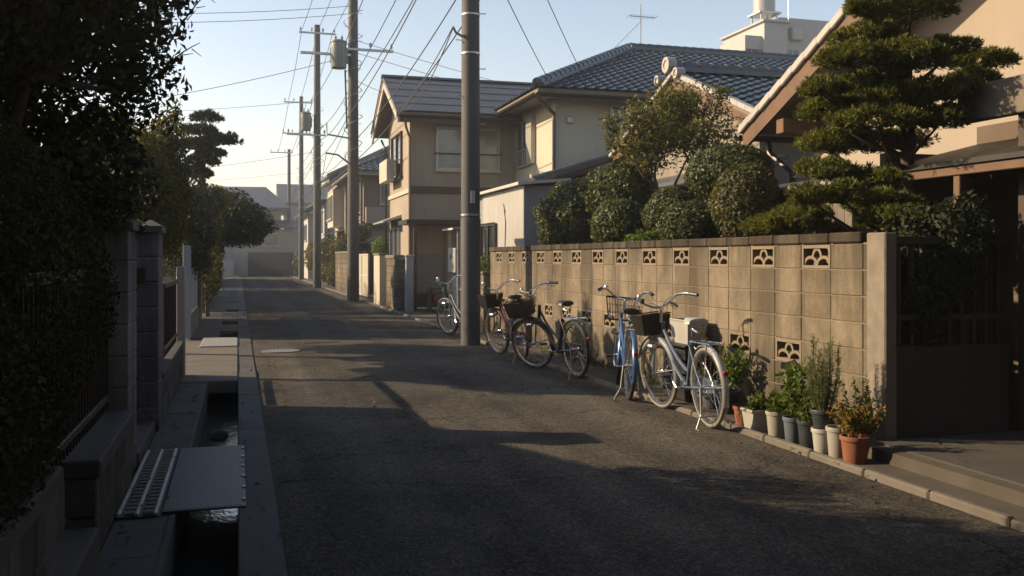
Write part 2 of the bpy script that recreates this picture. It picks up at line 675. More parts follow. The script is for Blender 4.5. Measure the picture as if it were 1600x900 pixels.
GREENBOX = M("transformer_grey", (0.22, 0.26, 0.25), 0.5, 0.2, var=0.15, bs=0.03)
CABLE = M("cable", (0.03, 0.03, 0.032), 0.55, var=0.1, bs=0)
CABLEP = M("pale_cable", (0.30, 0.29, 0.27), 0.45, var=0.1, bs=0)
BARK = M("bark", (0.085, 0.062, 0.045), 0.95, var=0.35, scale=14, bs=0.8, bscale=45)
BARKP = M("pale_bark", (0.17, 0.145, 0.115), 0.95, var=0.3, scale=14, bs=0.6, bscale=45)
TERRA = M("terracotta", (0.288, 0.104, 0.048), 0.8, var=0.2, scale=12, bs=0.2)
IRONC = M("cast_iron", (0.10, 0.10, 0.105), 0.4, 0.7, var=0.3, scale=20, bs=0.2)
L_PINE = leafmat("podocarpus_leaf", (0.045, 0.066, 0.017), (0.135, 0.155, 0.036), 0.36, 0.40, (0.24, 0.24, 0.06))
L_SHRUB = leafmat("clipped_shrub_leaf", (0.034, 0.052, 0.016), (0.085, 0.105, 0.030), 0.25, 0.36, (0.14, 0.15, 0.05))
L_TREE = leafmat("garden_tree_leaf", (0.052, 0.066, 0.016), (0.125, 0.135, 0.030), 0.40, 0.40, (0.21, 0.17, 0.04))
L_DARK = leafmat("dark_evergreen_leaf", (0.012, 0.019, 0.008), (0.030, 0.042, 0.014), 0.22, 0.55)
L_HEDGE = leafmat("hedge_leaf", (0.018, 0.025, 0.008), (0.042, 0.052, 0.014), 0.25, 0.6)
L_YELLOW = leafmat("backlit_leaf", (0.03, 0.038, 0.010), (0.085, 0.09, 0.018), 0.5, 0.5, (0.20, 0.17, 0.03))
L_HERB = leafmat("herb_leaf", (0.050, 0.080, 0.022), (0.115, 0.150, 0.045), 0.40, 0.5)
L_POT = leafmat("pot_plant_leaf", (0.050, 0.095, 0.020), (0.13, 0.19, 0.035), 0.45, 0.4)
L_RED = leafmat("russet_leaf", (0.10, 0.11, 0.026), (0.22, 0.16, 0.034), 0.42, 0.45, (0.34, 0.14, 0.05))

# ------------------------------------------------------------------ setting: ground, road, gutter
g = MB()
for x0, x1 in ((-300, -0.33), (0.0, 300)):
    g.add([(x0, -60, -0.03), (x1, -60, -0.03), (x1, 500, -0.03), (x0, 500, -0.03)], [(0, 1, 2, 3)])
struct("ground", g, GROUND)
r = MB()
nx, ny = 8, 110
vs = [(0.215 + 3.687 * i / nx, -8 + 83.6 * j / ny, 0.0 + 0.012 * math.sin(math.pi * i / nx) + 0.004 * math.sin(j * 0.9 + i)) for j in range(ny + 1) for i in range(nx + 1)]
r.add(vs, [(j * (nx + 1) + i, j * (nx + 1) + i + 1, (j + 1) * (nx + 1) + i + 1, (j + 1) * (nx + 1) + i) for j in range(ny) for i in range(nx)])
struct("road", r, ASPH, True)
pt = M("patch_asphalt", (0.088, 0.080, 0.068), 0.95, var=0.35, scale=22, bs=0.9, bscale=120, spec=0.15)
tp_ = MB()
tp_.box(1.05, 15.8, -0.01, 1.62, 27.5, 0.0165)
struct("road_patch", tp_, pt)
r = MB().box(-40, 66.8, -0.026, 40, 75.6, -0.012)
struct("crossing_road", r, ASPH)
s = MB()
for k in range(42):
    s.cbox(0.0, -8 + 2 * k, -0.4, 0.212, -8 + 2 * k + 1.992, 0.014 + 0.003 * math.sin(k * 2.3), 0.008)
struct("gutter_edge_strip", s, CONCD)
s = MB().box(-0.36, -8, -0.42, -0.33, 75, 0.012).box(0.0005, -8, -0.42, 0.002, 75, -0.05).box(-0.33, -8, -0.45, 0.0, 75, -0.40)
struct("gutter_channel", s, CONCD)
w = MB()
w.add([(-0.33, -8, -0.24), (0, -8, -0.24), (0, 75, -0.24), (-0.33, 75, -0.24)], [(0, 1, 2, 3)])
struct("gutter_water", w, WATER)
rk = MB()
rk.lathe([(0, 0.075), (0.04, 0.07), (0.075, 0.045), (0.09, 0.0), (0.05, -0.04)], 9, (-0.17, 9.1, -0.25))
tag(part("stone", rk, CONCD, None, True), "dark stone poking out of the water in the street gutter", "stone")
a = MB()
for k in range(9):
    a.cbox(-0.64, -8 + 2.12 * k, -0.3, -0.362, -8 + 2.12 * k + 2.11, 0.010 + 0.003 * math.sin(k * 1.7), 0.006)
for k in range(27):
    a.cbox(-0.80, 17.4 + 2.12 * k, -0.3, -0.362, 17.4 + 2.12 * k + 2.11, 0.010 + 0.003 * math.sin(k * 1.7), 0.006)
struct("left_verge", a, CONCD)
d = MB()
d.cbox(-6.5, 11.1, -0.12, 0.0, 13.2, 0.028, 0.012).cbox(-6.5, 13.22, -0.12, 0.0, 15.3, 0.026, 0.012)
struct("left_driveway", d, M("left_drive_concrete", (0.14, 0.125, 0.105), 0.9, var=0.3, scale=2, bs=0.4, bscale=110))
gc = MB()
for k in range(86):
    if k not in (3, 4, 11, 12, 20):
        gc.cbox(-0.358, 18.9 + 0.6 * k, -0.05, -0.003, 18.9 + 0.6 * k + 0.592, 0.010 + 0.003 * math.sin(k * 2.1), 0.006)
struct("gutter_covers", gc, CONCD)
d = MB().cbox(-0.58, 15.42, -0.06, -0.005, 17.05, 0.034, 0.01)
tag(part("drain_cover", d, M("pale_slab", (0.30, 0.30, 0.30), 0.8, var=0.15, bs=0.3)), "pale concrete slab bridging the gutter near the pale blue fence panel", "drain cover")

# checker plate over the gutter
t = thing("steel_plate", "ribbed steel plate laid across the open gutter in the foreground", "steel plate", (-0.19, 6.3, 0.02))
part("sheet", MB().cbox(-0.40, 5.46, 0.016, 0.045, 7.24, 0.028, 0.003), GALV if False else M("plate_steel", (0.065, 0.068, 0.072), 0.5, 0.7, var=0.3, scale=9, bs=0.2), t)
rb = MB()
for k in range(24):
    x = -0.385 + k * 0.0172
    rb.box(x, 5.48, 0.028, x + 0.006, 7.22, 0.0325)
part("ribs", rb, MATS["plate_steel"], t, kind='stuff')
for k in range(6):
    part("bolt", MB().lathe([(0.012, 0), (0.012, 0.007), (0.006, 0.01), (0, 0.01)], 8, (0.032, 5.6 + k * 0.3, 0.0285)), GALV, t)
# slotted grating next to it
t = thing("slotted_grating", "pale slotted grating beside the steel plate at the gate", "grating", (-0.5, 6.4, 0.014))
gr = MB().box(-0.625, 5.42, 0.0145, -0.415, 7.24, 0.019)
part("tray", gr, DKMETAL, t)
sl = MB()
sl.cbox(-0.62, 5.43, 0.019, -0.60, 7.22, 0.034, 0.003)
bar_me = sl.mesh("edge_bar", GALV)
for x in (-0.62 + 0.61, -0.525 + 0.61, -0.43 + 0.61):
    place("edge_bar", bar_me, t, (x - 0.003, 0, 0))
c1 = MB().cbox(-0.595, 5.45, 0.020, -0.53, 5.50, 0.036, 0.004).mesh("slat", CONC)
for k in range(20):
    for x in (0.0, 0.095):
        place("slat", c1, t, (x, k * 0.0885, 0))

t = thing("manhole_cover", "round pale manhole cover in the shaded asphalt", "manhole cover", (0.62, 14.58, 0.01))
part("frame_ring", MB().lathe([(0.29, 0.0), (0.29, 0.022), (0.262, 0.022), (0.262, 0.0)], 36, (0.62, 14.58, -0.004), close=True), CONC, t, True)
lid = part("lid", MB().lathe([(0.258, 0.0), (0.258, 0.016), (0.25, 0.019), (0, 0.019)], 36, (0.62, 14.58, -0.004)), M("lid_iron", (0.36, 0.36, 0.35), 0.45, 0.35, var=0.2, scale=30, bs=0.3), t)
st = MB()
for i in range(-4, 5):
    for j in range(-4, 5):
        if i * i + j * j < 18:
            st.cbox(0.62 + i * 0.05 - 0.017, 14.58 + j * 0.05 - 0.017, 0.0150, 0.62 + i * 0.05 + 0.017, 14.58 + j * 0.05 + 0.017, 0.0185, 0.002)
part("studs", st, MATS["lid_iron"], lid, kind='stuff')

# right-hand kerb: each stone a piece
kerb = bpy.data.objects.new("kerb", None)
kerb.location = (3.9, 6, 0)
C.objects.link(kerb)
ROOTLOC[kerb.name] = Vector(kerb.location)
tag(kerb, kind='structure')
kst = MB().cbox(3.905, 0.004, -0.2, 3.962, 0.596, 0.045, 0.012).mesh("kerb_stone", KERB)
for k in range(60):
    yy = 1.6 + 0.6 * k
    kk = place("kerb_stone", kst, kerb, (0.006 * math.sin(k * 3.1), yy, 0.004 * math.sin(k * 1.9)))
    kk.location.x += 0.0
part("kerb_run", MB().cbox(3.905, 37.6, -0.2, 3.962, 75, 0.045, 0.012), KERB, kerb)
struct("kerbside_strip", MB().box(3.964, 5.70, -0.1, 4.49, 19.0, 0.016).box(3.964, 19.0, -0.1, 5.4, 75, 0.014), M("verge_concrete", (0.085, 0.074, 0.058), 0.9, var=0.35, scale=3, bs=0.5, bscale=110))
struct("driveway", MB().cbox(4.30, -4, -0.1, 9.5, 5.66, 0.125, 0.012), M("drive_concrete", (0.07, 0.064, 0.055), 0.9, var=0.3, scale=2, bs=0.4, bscale=110))
dk = MB()
dk.prism([(3.966, -4, -0.05), (4.295, -4, -0.05), (4.295, -4, 0.118), (4.20, -4, 0.112), (4.19, -4, 0.035), (3.966, -4, 0.02)], (0, 9.66, 0))
struct("ramp_kerb", dk, M("brown_kerb", (0.085, 0.072, 0.055), 0.9, var=0.3, scale=3, bs=0.4, bscale=120))
struct("garden_soil", MB().box(4.70, 5.95, -0.1, 7.1, 19.0, 0.10), SOIL)

# ------------------------------------------------------------------ utility poles
def pole(x, y, h, label, r0=0.165, r1=0.11):
    t = thing("utility_pole", label, "utility pole", (x, y, 0), "concrete utility poles along the street")
    n = 12
    part("shaft", MB().tube([(x, y, -0.2 + (h + 0.2) * i / 8) for i in range(9)], r0, 20, r1=r1), POLE, t, True)
    return t


def band(t, x, y, z, r, h=0.05):
    part("steel_band", MB().lathe([(r, 0), (r + 0.006, 0.004), (r + 0.006, h - 0.004), (r, h)], 20, (x, y, z)), GALV, t, True)


def crossarm(t, x, y, z, w, off=0.0, pins=4, ins=True):
    a = MB().cbox(x - w + off, y - 0.16, z - 0.04, x + w + off, y - 0.09, z + 0.04, 0.006)
    ca = part("crossarm", a, GALV, t)
    for i in range(pins):
        px = x - w + off + 0.07 + (2 * w - 0.14) * i / max(1, pins - 1)
        part("insulator", MB().lathe([(0.012, 0), (0.012, 0.05), (0.045, 0.06), (0.05, 0.10), (0.03, 0.12), (0.045, 0.14), (0.04, 0.19), (0.0, 0.21)], 8, (px, y - 0.125, z + 0.04)), WHITEP, ca, True)
    return ca


def transformer(t, x, y, z, s=1.0):
    b = MB().lathe([(0.0, 0), (0.24 * s, 0.0), (0.25 * s, 0.03), (0.25 * s, 0.80 * s), (0.27 * s, 0.82 * s), (0.27 * s, 0.86 * s), (0.10 * s, 0.93 * s), (0, 0.93 * s)], 18, (x, y, z))
    tr = part("transformer", b, GREENBOX, t, True)
    f = MB()
    for k in range(10):
        an = k * 0.63
        f.box(x + 0.25 * s * math.cos(an) - 0.012, y + 0.25 * s * math.sin(an) - 0.012, z + 0.15, x + 0.29 * s * math.cos(an) + 0.012, y + 0.29 * s * math.sin(an) + 0.012, z + 0.65 * s)
    part("cooling_fins", f, GREENBOX, tr)
    for dx in (-0.1, 0.1):
        part("bushing", MB().lathe([(0.03, 0), (0.05, 0.03), (0.03, 0.06), (0.05, 0.09), (0.03, 0.13), (0.0, 0.2)], 8, (x + dx, y, z + 0.9 * s)), WHITEP, tr, True)


def rungs(t, x, y, z0, z1, r):
    k = 0
    z = z0
    while z < z1:
        s = -1 if k % 2 else 1
        part("step_bolt", MB().tube([(x + s * (r - 0.02), y - 0.02, z), (x + s * (r + 0.09), y - 0.02, z), (x + s * (r + 0.09), y - 0.02, z + 0.02)], 0.008, 5), GALV, t)
        z += 0.45
        k += 1


p0 = pole(3.63, 14.78, 11.6, "thick dark utility pole nearest the camera, in front of the block wall", 0.160, 0.130)
for z in (2.1, 4.72, 5.35):
    band(p0, 3.63, 14.78, z, 0.162 - 0.0026 * z, 0.035)
part("bracket", MB().tube([(3.48, 14.72, 5.0), (3.36, 14.66, 5.04), (3.30, 14.62, 5.12)], 0.02, 6), GALV, p0)
part("warning_sleeve", MB().lathe([(0.1645, 0.0), (0.1645, 1.5), (0.158, 1.505)], 20, (3.63, 14.78, 0.55)), M("pole_sleeve", (0.075, 0.085, 0.10), 0.6, var=0.2, scale=4, bs=0.3, bscale=60), p0, True)
rungs(p0, 3.63, 14.78, 3.6, 10, 0.155)
part("number_plate", MB().cbox(3.595, 14.610, 2.30, 3.665, 14.624, 2.50, 0.002), ALU, p0)
for k in range(5):
    part("bolt_hole", MB().lathe([(0, 0), (0.016, 0), (0.016, 0.012), (0, 0.012)], 8, (3.61, 14.622 + 0.0016 * k, 2.4 + k * 0.62), axis='y'), DKMETAL, p0)
crossarm(p0, 3.63, 14.78, 10.8, 0.9)

p1 = pole(3.60, 30.7, 12.6, "second utility pole with the transformer, beside the brown house", 0.20, 0.14)
crossarm(p1, 3.60, 30.7, 11.6, 0.9)
crossarm(p1, 3.60, 30.7, 8.2, 0.75, 0.55, 3)
transformer(p1, 3.12, 30.55, 7.55, 1.0)
part("crossarm", MB().cbox(1.9, 30.5, 7.95, 3.5, 30.58, 8.03, 0.006), GALV, p1)
part("bracket", MB().tube([(3.5, 30.6, 5.3), (2.75, 30.55, 5.4), (2.73, 30.55, 5.75)], 0.03, 6), GALV, p1)
part("bracket", MB().tube([(3.5, 30.6, 4.45), (3.1, 30.55, 4.75), (2.70, 30.55, 4.8)], 0.03, 6), GALV, p1)
part("conduit", MB().tube([(3.38, 30.52, 5.6), (3.32, 30.5, 7.5)], 0.03, 6), CABLE, p1)
rungs(p1, 3.60, 30.7, 2.2, 12, 0.18)
p2 = pole(3.58, 44.9, 12.4, "third utility pole with a wide crossarm and transformer", 0.20, 0.14)
crossarm(p2, 3.58, 44.9, 12.0, 0.85)
transformer(p2, 3.05, 44.8, 7.4, 0.95)
crossarm(p2, 3.58, 44.9, 7.2, 0.9, -0.5, 3)
rungs(p2, 3.58, 44.9, 2.2, 11, 0.17)
p3 = pole(3.90, 61.5, 11.8, "fourth, thinner utility pole far along the street", 0.18, 0.12)
crossarm(p3, 3.90, 61.5, 11.4, 0.9, -0.2)
crossarm(p3, 3.90, 61.5, 9.4, 0.9, -0.3)
rungs(p3, 3.90, 61.5, 2.2, 9, 0.17)
p4 = pole(3.95, 77.5, 10.2, "farthest utility pole beside the hazy end house", 0.17, 0.12)
crossarm(p4, 3.95, 77.5, 9.9, 0.9, -0.6)


def wire(p, q, sag, label, rr=0.011, mat=None, group="overhead wires between the poles"):
    p, q = Vector(p), Vector(q)
    pts = [p.lerp(q, i / 14) - Vector((0, 0, sag * 4 * (i / 14) * (1 - i / 14))) for i in range(15)]
    return tag(part("overhead_wire", MB().tube(pts, rr, 5), mat or CABLE), label, "wire", group)


WNAMES = iter(("left of the three topmost wires", "middle of the three topmost wires", "right of the three topmost wires", "fourth-highest wire", "fifth-highest wire", "sixth-highest wire", "third-lowest wire", "second-lowest wire", "lowest wire"))
for dx, za, zb in ((-0.8, 11.0, 11.8), (0.0, 11.0, 11.8), (0.8, 11.0, 11.8), (-0.25, 9.6, 8.5), (0.22, 8.6, 7.6), (0.2, 7.8, 7.0), (-0.2, 7.0, 6.0), (0.22, 6.4, 5.4), (0.22, 5.75, 4.7)):
    hi = zb > 8
    WN = next(WNAMES)
    wire((3.63 + dx, 14.7, za), (3.60 + dx * 0.9, 30.6, zb), 0.12 if za > 8 else 0.22, WN + " between the thick pole and the transformer pole", 0.013, None, "wires of the near span")
    wire((3.6 + dx * 0.9, 30.6, zb), (3.58 + dx * 0.9, 44.8, zb + 0.3 if hi else zb), 0.15 if hi else 0.3, WN + " between the transformer pole and the third pole", 0.013, None, "wires of the middle span")
    if zb > 4.6:
        wire((3.58 + dx * 0.9, 44.8, zb + 0.3 if hi else zb), (3.9 + dx * 0.9 - 0.1, 61.4, min(zb, 11.5)), 0.25, WN + " between the third and fourth poles", 0.014, None, "wires of the far span")
for dx, za, WN in ((-0.8, 11.4, "upper left wire"), (0.3, 11.4, "upper right wire"), (-0.3, 6.0, "third wire down"), (0.2, 5.2, "lowest wire")):
    wire((3.9 + dx, 61.4, za), (3.9 + dx, 77.4, za - 1.4), 0.25, WN + " between the fourth pole and the farthest pole", 0.015, None, "wires of the last span")
for dx, za, lb in ((-0.8, 11.0, "left of two high wires"), (0.8, 11.0, "right of two high wires"), (0.2, 7.8, "lower wire")):
    wire((3.63 + dx, 14.7, za), (4.2 + dx, -16, za), 0.3, lb + " leading from the thick pole back over the viewer", 0.011)
for (a, b, s, lb) in (((3.5, 30.6, 9.6), (-9, 29, 8.4), 0.3, "upper of the two highest service wires crossing the sky left of the transformer pole"), ((3.5, 30.6, 9.35), (-9, 29, 8.1), 0.3, "lower of the two highest service wires crossing the sky left of the transformer pole"), ((3.0, 30.5, 7.8), (-10, 30, 4.9), 0.35, "steeply falling service wire from the transformer to the left trees"), ((3.4, 44.8, 6.4), (-12, 44, 4.5), 0.35, "lower service wire from the third pole to the left"), ((3.4, 44.8, 8.8), (-14, 42, 7.0), 0.3, "upper service wire from the third pole to the left"), ((3.8, 61.4, 6.9), (-14, 60, 5.5), 0.3, "lowest thin service wire, from the fourth pole to the left")):
    wire(a, b, s, lb, 0.009, None, "service wires to the left")
for (a, b, s, lb) in (((3.7, 30.6, 7.2), (4.35, 27.9, 6.35), 0.05, "short service wire between the transformer pole and the brown house gable"),
                      ((3.3, 14.62, 5.12), (4.35, 26.9, 5.75), 0.25, "slack service wire from the thick pole to the brown house eave"),
                      ((3.3, 14.62, 5.10), (4.4, 26.2, 5.6), 0.38, "second slack wire from the thick pole to the brown house"),
                      ((3.7, 14.7, 8.4), (8.6, 22.6, 6.0), 0.15, "service wire from the thick pole to the blue tiled roof"),
                      ((3.75, 14.7, 6.6), (8.0, 22.9, 5.55), 0.1, "service wire from the thick pole to the cream house eave"),
                      ((3.66, 30.6, 8.5), (30, 52, 9.2), 0.4, "long thin wire crossing the sky behind the thick pole"),
                      ((3.66, 30.6, 8.1), (30, 52, 8.5), 0.4, "lower long thin wire crossing the sky behind the thick pole"),
                      ((3.4, 30.6, 5.75), (2.9, 44.8, 4.2), 0.4, "loose cable hanging between the transformer pole bracket and the next pole"),
                      ((2.72, 30.5, 4.8), (3.4, 44.7, 3.6), 0.3, "lowest loose cable on the bracket of the transformer pole")):
    wire(a, b, s, lb, 0.009)
# pale cable loops lashed round the middle poles
for (px, py, z0, z1, lb, rr) in ((3.60, 30.7, 4.3, 9.5, "pale cable coiled down the transformer pole", 0.20), (3.58, 44.9, 3.6, 8.4, "pale cable coiled down the third pole", 0.21), (3.9, 61.5, 3.5, 7.5, "pale cable coiled down the fourth pole", 0.2)):
    pts = []
    for i in range(90):
        a = i * 0.42
        z = z0 + (z1 - z0) * i / 89
        rad_ = rr + 0.05 + 0.06 * math.sin(i * 0.9) ** 2
        pts.append((px + rad_ * math.cos(a), py + rad_ * math.sin(a) - 0.02, z))
    tag(part("lashed_cable", MB().tube(pts, 0.012, 5), CABLEP), lb, "cable")

# ------------------------------------------------------------------ block wall along the garden
WX = 4.50
t = thing("block_wall", "long sunlit cement block wall with pierced blocks along the road", "wall", (WX, 6, 0))
blk = MB().cbox(0, 0.0035, 0.0035, 0.10, 0.3965, 0.1965, 0.005).mesh("block", BLOCK)
hblk = MB().cbox(0, 0.004, 0.005, 0.10, 0.066, 0.195, 0.005).mesh("block", BLOCK)


def ribbon(mb, pts, wd, x0, x1):
    """flat band of width wd along 2D points (y,z), from depth x0 to x1"""
    pts = [Vector((0, p[0], p[1])) for p in pts]
    L = []
    R = []
    for i, p in enumerate(pts):
        tg = (pts[min(i + 1, len(pts) - 1)] - pts[max(i - 1, 0)]).normalized()
        nn = Vector((0, -tg.z, tg.y)) * wd / 2
        L.append(p + nn)
        R.append(p - nn)
    n = len(pts)
    vs = []
    for X in (x0, x1):
        vs += [(X, q.y, q.z) for q in L] + [(X, q.y, q.z) for q in R]
    fs = []
    for i in range(n - 1):
        fs += [(i, n + i, n + i + 1, i + 1), (2 * n + i, 2 * n + i + 1, 3 * n + i + 1, 3 * n + i), (i, i + 1, 2 * n + i + 1, 2 * n + i), (n + i, 3 * n + i, 3 * n + i + 1, n + i + 1)]
    fs += [(0, 2 * n, 3 * n, n), (n - 1, 2 * n - 1, 4 * n - 1, 3 * n - 1)]
    mb.add(vs, fs)


pm = MB()
pm.cbox(0, 0.005, 0.005, 0.10, 0.032, 0.195, 0.003).cbox(0, 0.368, 0.005, 0.10, 0.395, 0.195, 0.003)
pm.box(0.001, 0.032, 0.005, 0.10, 0.368, 0.030).box(0.001, 0.032, 0.168, 0.10, 0.368, 0.195)
cy, cz = 0.2, 0.1
ribbon(pm, [(cy + 0.056 * math.cos(rad(a)), 0.092 + 0.070 * math.sin(rad(a))) for a in range(-12, 193, 17)], 0.026, 0.012, 0.085)
for sgn in (-1, 1):                                   # fish-scale arches that meet in a stem at the middle
    ribbon(pm, [(cy + sgn * (0.088 + 0.086 * math.cos(rad(a))), 0.030 + 0.066 * math.sin(rad(a))) for a in range(0, 181, 15)], 0.025, 0.0125, 0.084)
pme = pm.mesh("pierced_block", PIERCE)
Y0, NC, NR, ZB = 5.99, 27, 8, -0.07
mort = MB()
for rr in range(NR + 1):
    mort.box(WX + 0.008, Y0 - 0.07, ZB + rr * 0.2 - 0.007, WX + 0.092, Y0 + NC * 0.4, ZB + rr * 0.2 + 0.007)
for cc in range(NC + 1):
    mort.box(WX + 0.009, Y0 + cc * 0.4 - 0.007, ZB, WX + 0.091, Y0 + cc * 0.4 + 0.007, ZB + NR * 0.2)
part("mortar", mort, MORTAR, t)
rnd = random.Random(5)
for rr in range(NR):
    for cc in range(NC):
        top = rr == NR - 1 and cc % 2 == 1
        low = rr == 3 and cc % 2 == 0 and cc not in (0,)
        jx = rnd.uniform(-0.0018, 0.0018)
        place("pierced_block" if (top or low) else "block", pme if (top or low) else blk, t, (WX + jx, Y0 + cc * 0.4, ZB + rr * 0.2))
    place("block", hblk, t, (WX, Y0 - 0.07, ZB + rr * 0.2))
cap = MB().cbox(-0.020, 0.004, 0.0, 0.120, 0.396, 0.080, 0.010).mesh("coping_block", blockmat("coping_cement", (0.10, 0.082, 0.06)))
for cc in range(NC):
    place("coping_block", cap, t, (WX + rnd.uniform(-0.003, 0.003), Y0 + cc * 0.4, ZB + NR * 0.2 + 0.006 + rnd.uniform(-0.002, 0.002)))
part("end_pillar", MB().cbox(WX - 0.03, 5.70, -0.1, WX + 0.075, 5.912, 1.606, 0.010), M("washed_concrete", (0.29, 0.25, 0.20), 0.95, var=0.25, scale=9, bs=1.0, bscale=160), t)
# lower return wall with a slatted screen, facing the driveway
t = thing("gate_wall", "dark low wall with slatted screen closing the driveway beside the block wall", "wall", (5.1, 5.8, 0))
part("plinth", MB().cbox(WX + 0.077, 5.74, -0.05, 5.62, 5.88, 0.77, 0.008), CONCD, t)
for k in range(9):
    x = 4.65 + k * 0.112
    part("slat", MB().cbox(x, 5.79, 0.77, x + 0.03, 5.83, 1.52, 0.003), WOODD, t)
part("rail", MB().cbox(4.578, 5.775, 1.52, 5.62, 5.845, 1.58, 0.004), WOODD, t)
part("rail", MB().cbox(4.578, 5.77, 0.96, 5.62, 5.788, 1.0, 0.003), WOODD, t)
# gatepost at the far end of the block wall
t = thing("gatepost", "slim sunlit cement gatepost at the far end of the block wall", "gatepost", (4.5, 17.2, 0))
part("shaft", MB().cbox(4.42, 17.0, -0.05, 4.60, 17.5, 1.10, 0.01), BLOCK, t)
part("cap", MB().cbox(4.40, 16.98, 1.102, 4.62, 17.52, 1.16, 0.012), CONC, t)

# ------------------------------------------------------------------ house helpers
def fbox(mb, face, p, a0, a1, z0, z1, d0, d1, c=0.0):
    """box standing proud of a wall: face '-X' (plane x=p, spans y) or '-Y' (plane y=p, spans x); d0..d1 outward"""
    if face == '-X':
        args = (p - d1, a0, z0, p - d0, a1, z1)
    else:
        args = (a0, p - d1, z0, a1, p - d0, z1)
    return mb.cbox(*args, c) if c else mb.box(*args)


def window(parent, face, p, a0, a1, z0, z1, cols=2, fm=None, gm=None, fr=0.05, mid=False, rail=None, sill=True, shutter=None):
    fm = fm or ALU
    gm = gm or GLASS
    m = MB()
    fbox(m, face, p, a0, a0 + fr, z0, z1, 0.0, 0.07)
    fbox(m, face, p, a1 - fr, a1, z0, z1, 0.0, 0.07)
    fbox(m, face, p, a0 + fr, a1 - fr, z0, z0 + fr, 0.0, 0.069)
    fbox(m, face, p, a0 + fr, a1 - fr, z1 - fr, z1, 0.0, 0.069)
    for k in range(1, cols):
        a = a0 + (a1 - a0) * k / cols
        fbox(m, face, p, a - fr * 0.5, a + fr * 0.5, z0 + fr, z1 - fr, 0.0, 0.062)
    if mid:
        zz = z0 + (z1 - z0) * 0.42
        fbox(m, face, p, a0 + fr, a1 - fr, zz - 0.02, zz + 0.02, 0.0, 0.06)
    w = part("window", m, fm, parent)
    for k in range(cols):
        b0 = a0 + fr + (a1 - a0 - 2 * fr) * k / cols
        b1 = a0 + fr + (a1 - a0 - 2 * fr) * (k + 1) / cols
        q = MB()
        fbox(q, face, p, b0, b1, z0 + fr, z1 - fr, 0.004, 0.022 + 0.008 * (k % 2))
        part("pane", q, gm, w)
    if sill:
        q = MB()
        fbox(q, face, p, a0 - 0.05, a1 + 0.05, z0 - 0.05, z0 - 0.001, 0.0, 0.11)
        part("sill", q, fm, w)
    if shutter:
        q = MB()
        fbox(q, face, p, shutter[0], shutter[1], z0 - 0.03, z1 + 0.03, 0.0, 0.14)
        part("shutter_box", q, fm, w)
    if rail:
        m = MB()
        h = rail
        fbox(m, face, p, a0 - 0.06, a1 + 0.06, z0 + h - 0.03, z0 + h, 0.16, 0.19)
        fbox(m, face, p, a0 - 0.06, a1 + 0.06, z0 + 0.04, z0 + 0.06, 0.16, 0.185)
        n = max(2, int((a1 - a0) / 0.13))
        for k in range(n + 1):
            a = a0 - 0.055 + (a1 - a0 + 0.10) * k / n
            fbox(m, face, p, a - 0.008, a + 0.008, z0 + 0.06, z0 + h - 0.03, 0.167, 0.183)
        for a in (a0 - 0.05, a1 + 0.03):
            fbox(m, face, p, a, a + 0.02, z0 + h - 0.028, z0 + h - 0.004, 0.0, 0.16)
            fbox(m, face, p, a, a + 0.02, z0 + 0.042, z0 + 0.058, 0.0, 0.16)
        part("window_rail", m, fm, w)
    return w


def pantile(O, U, V, rows, span, tw=0.28, tl=0.25, hump=0.045, lift=0.035):
    """courses of curved clay tiles on a slope; span(j) gives the u range of course j"""
    O, U, V = Vector(O), Vector(U).normalized(), Vector(V).normalized()
    N = U.cross(V).normalized()
    if N.z < 0:
        N = -N
    prof = [(0.0, 0.3), (0.2, 1.0), (0.42, 0.35), (0.68, 0.0), (0.98, 0.28)]
    mb = MB()
    for j in range(rows):
        u0, u1 = span(j)
        k = math.floor(u0 / tw)
        while k * tw < u1:
            a, b = max(u0, k * tw), min(u1, (k + 1) * tw)
            if b - a > 0.05:
                vs = []
                for (vv, zz) in ((j * tl - 0.02, lift), ((j + 1) * tl + 0.02, 0.0)):
                    for (q, h) in prof:
                        vs.append(O + U * (a + (b - a) * q) + V * vv + N * (zz + h * hump))
                n = len(prof)
                for (q, h) in prof:
                    vs.append(O + U * (a + (b - a) * q) + V * (j * tl - 0.02) + N * (lift + h * hump - 0.028))
                fs = [(i, i + 1, n + i + 1, n + i) for i in range(n - 1)] + [(2 * n + i, 2 * n + i + 1, i + 1, i) for i in range(n - 1)]
                mb.add(vs, fs)
            k += 1
    return mb


def ridge_tiles(pts, r=0.11, step=0.3):
    """half-round capping along a ridge or hip, one tile after another, on a flat course"""
    mb = MB()
    for p, q in zip(pts[:-1], pts[1:]):
        p, q = Vector(p), Vector(q)
        L = (q - p).length
        d = (q - p) / L
        side = d.cross(Vector((0, 0, 1))).normalized()
        up = side.cross(d).normalized()
        s = 0.0
        while s < L - 0.02:
            e = min(s + step, L)
            vs = []
            for ss, rr in ((s - 0.02, r * 1.1), (e, r * 0.95)):
                c = p + d * ss
                for k in range(7):
                    an = math.pi * k / 6
                    vs.append(c + side * rr * math.cos(an) + up * (rr * math.sin(an) + 0.09))
            fs = [(k, k + 1, 8 + k, 7 + k) for k in range(6)] + [tuple(range(6, -1, -1))]
            mb.add(vs, fs)
            s += step
        for k, (w, h0, h1) in enumerate(((r * 1.5, 0.0, 0.045), (r * 1.3, 0.0455, 0.09))):
            a = [p + side * w + up * h0, p - side * w + up * h0, p - side * w + up * h1, p + side * w + up * h1]
            mb.prism(a, q - p)
    return mb


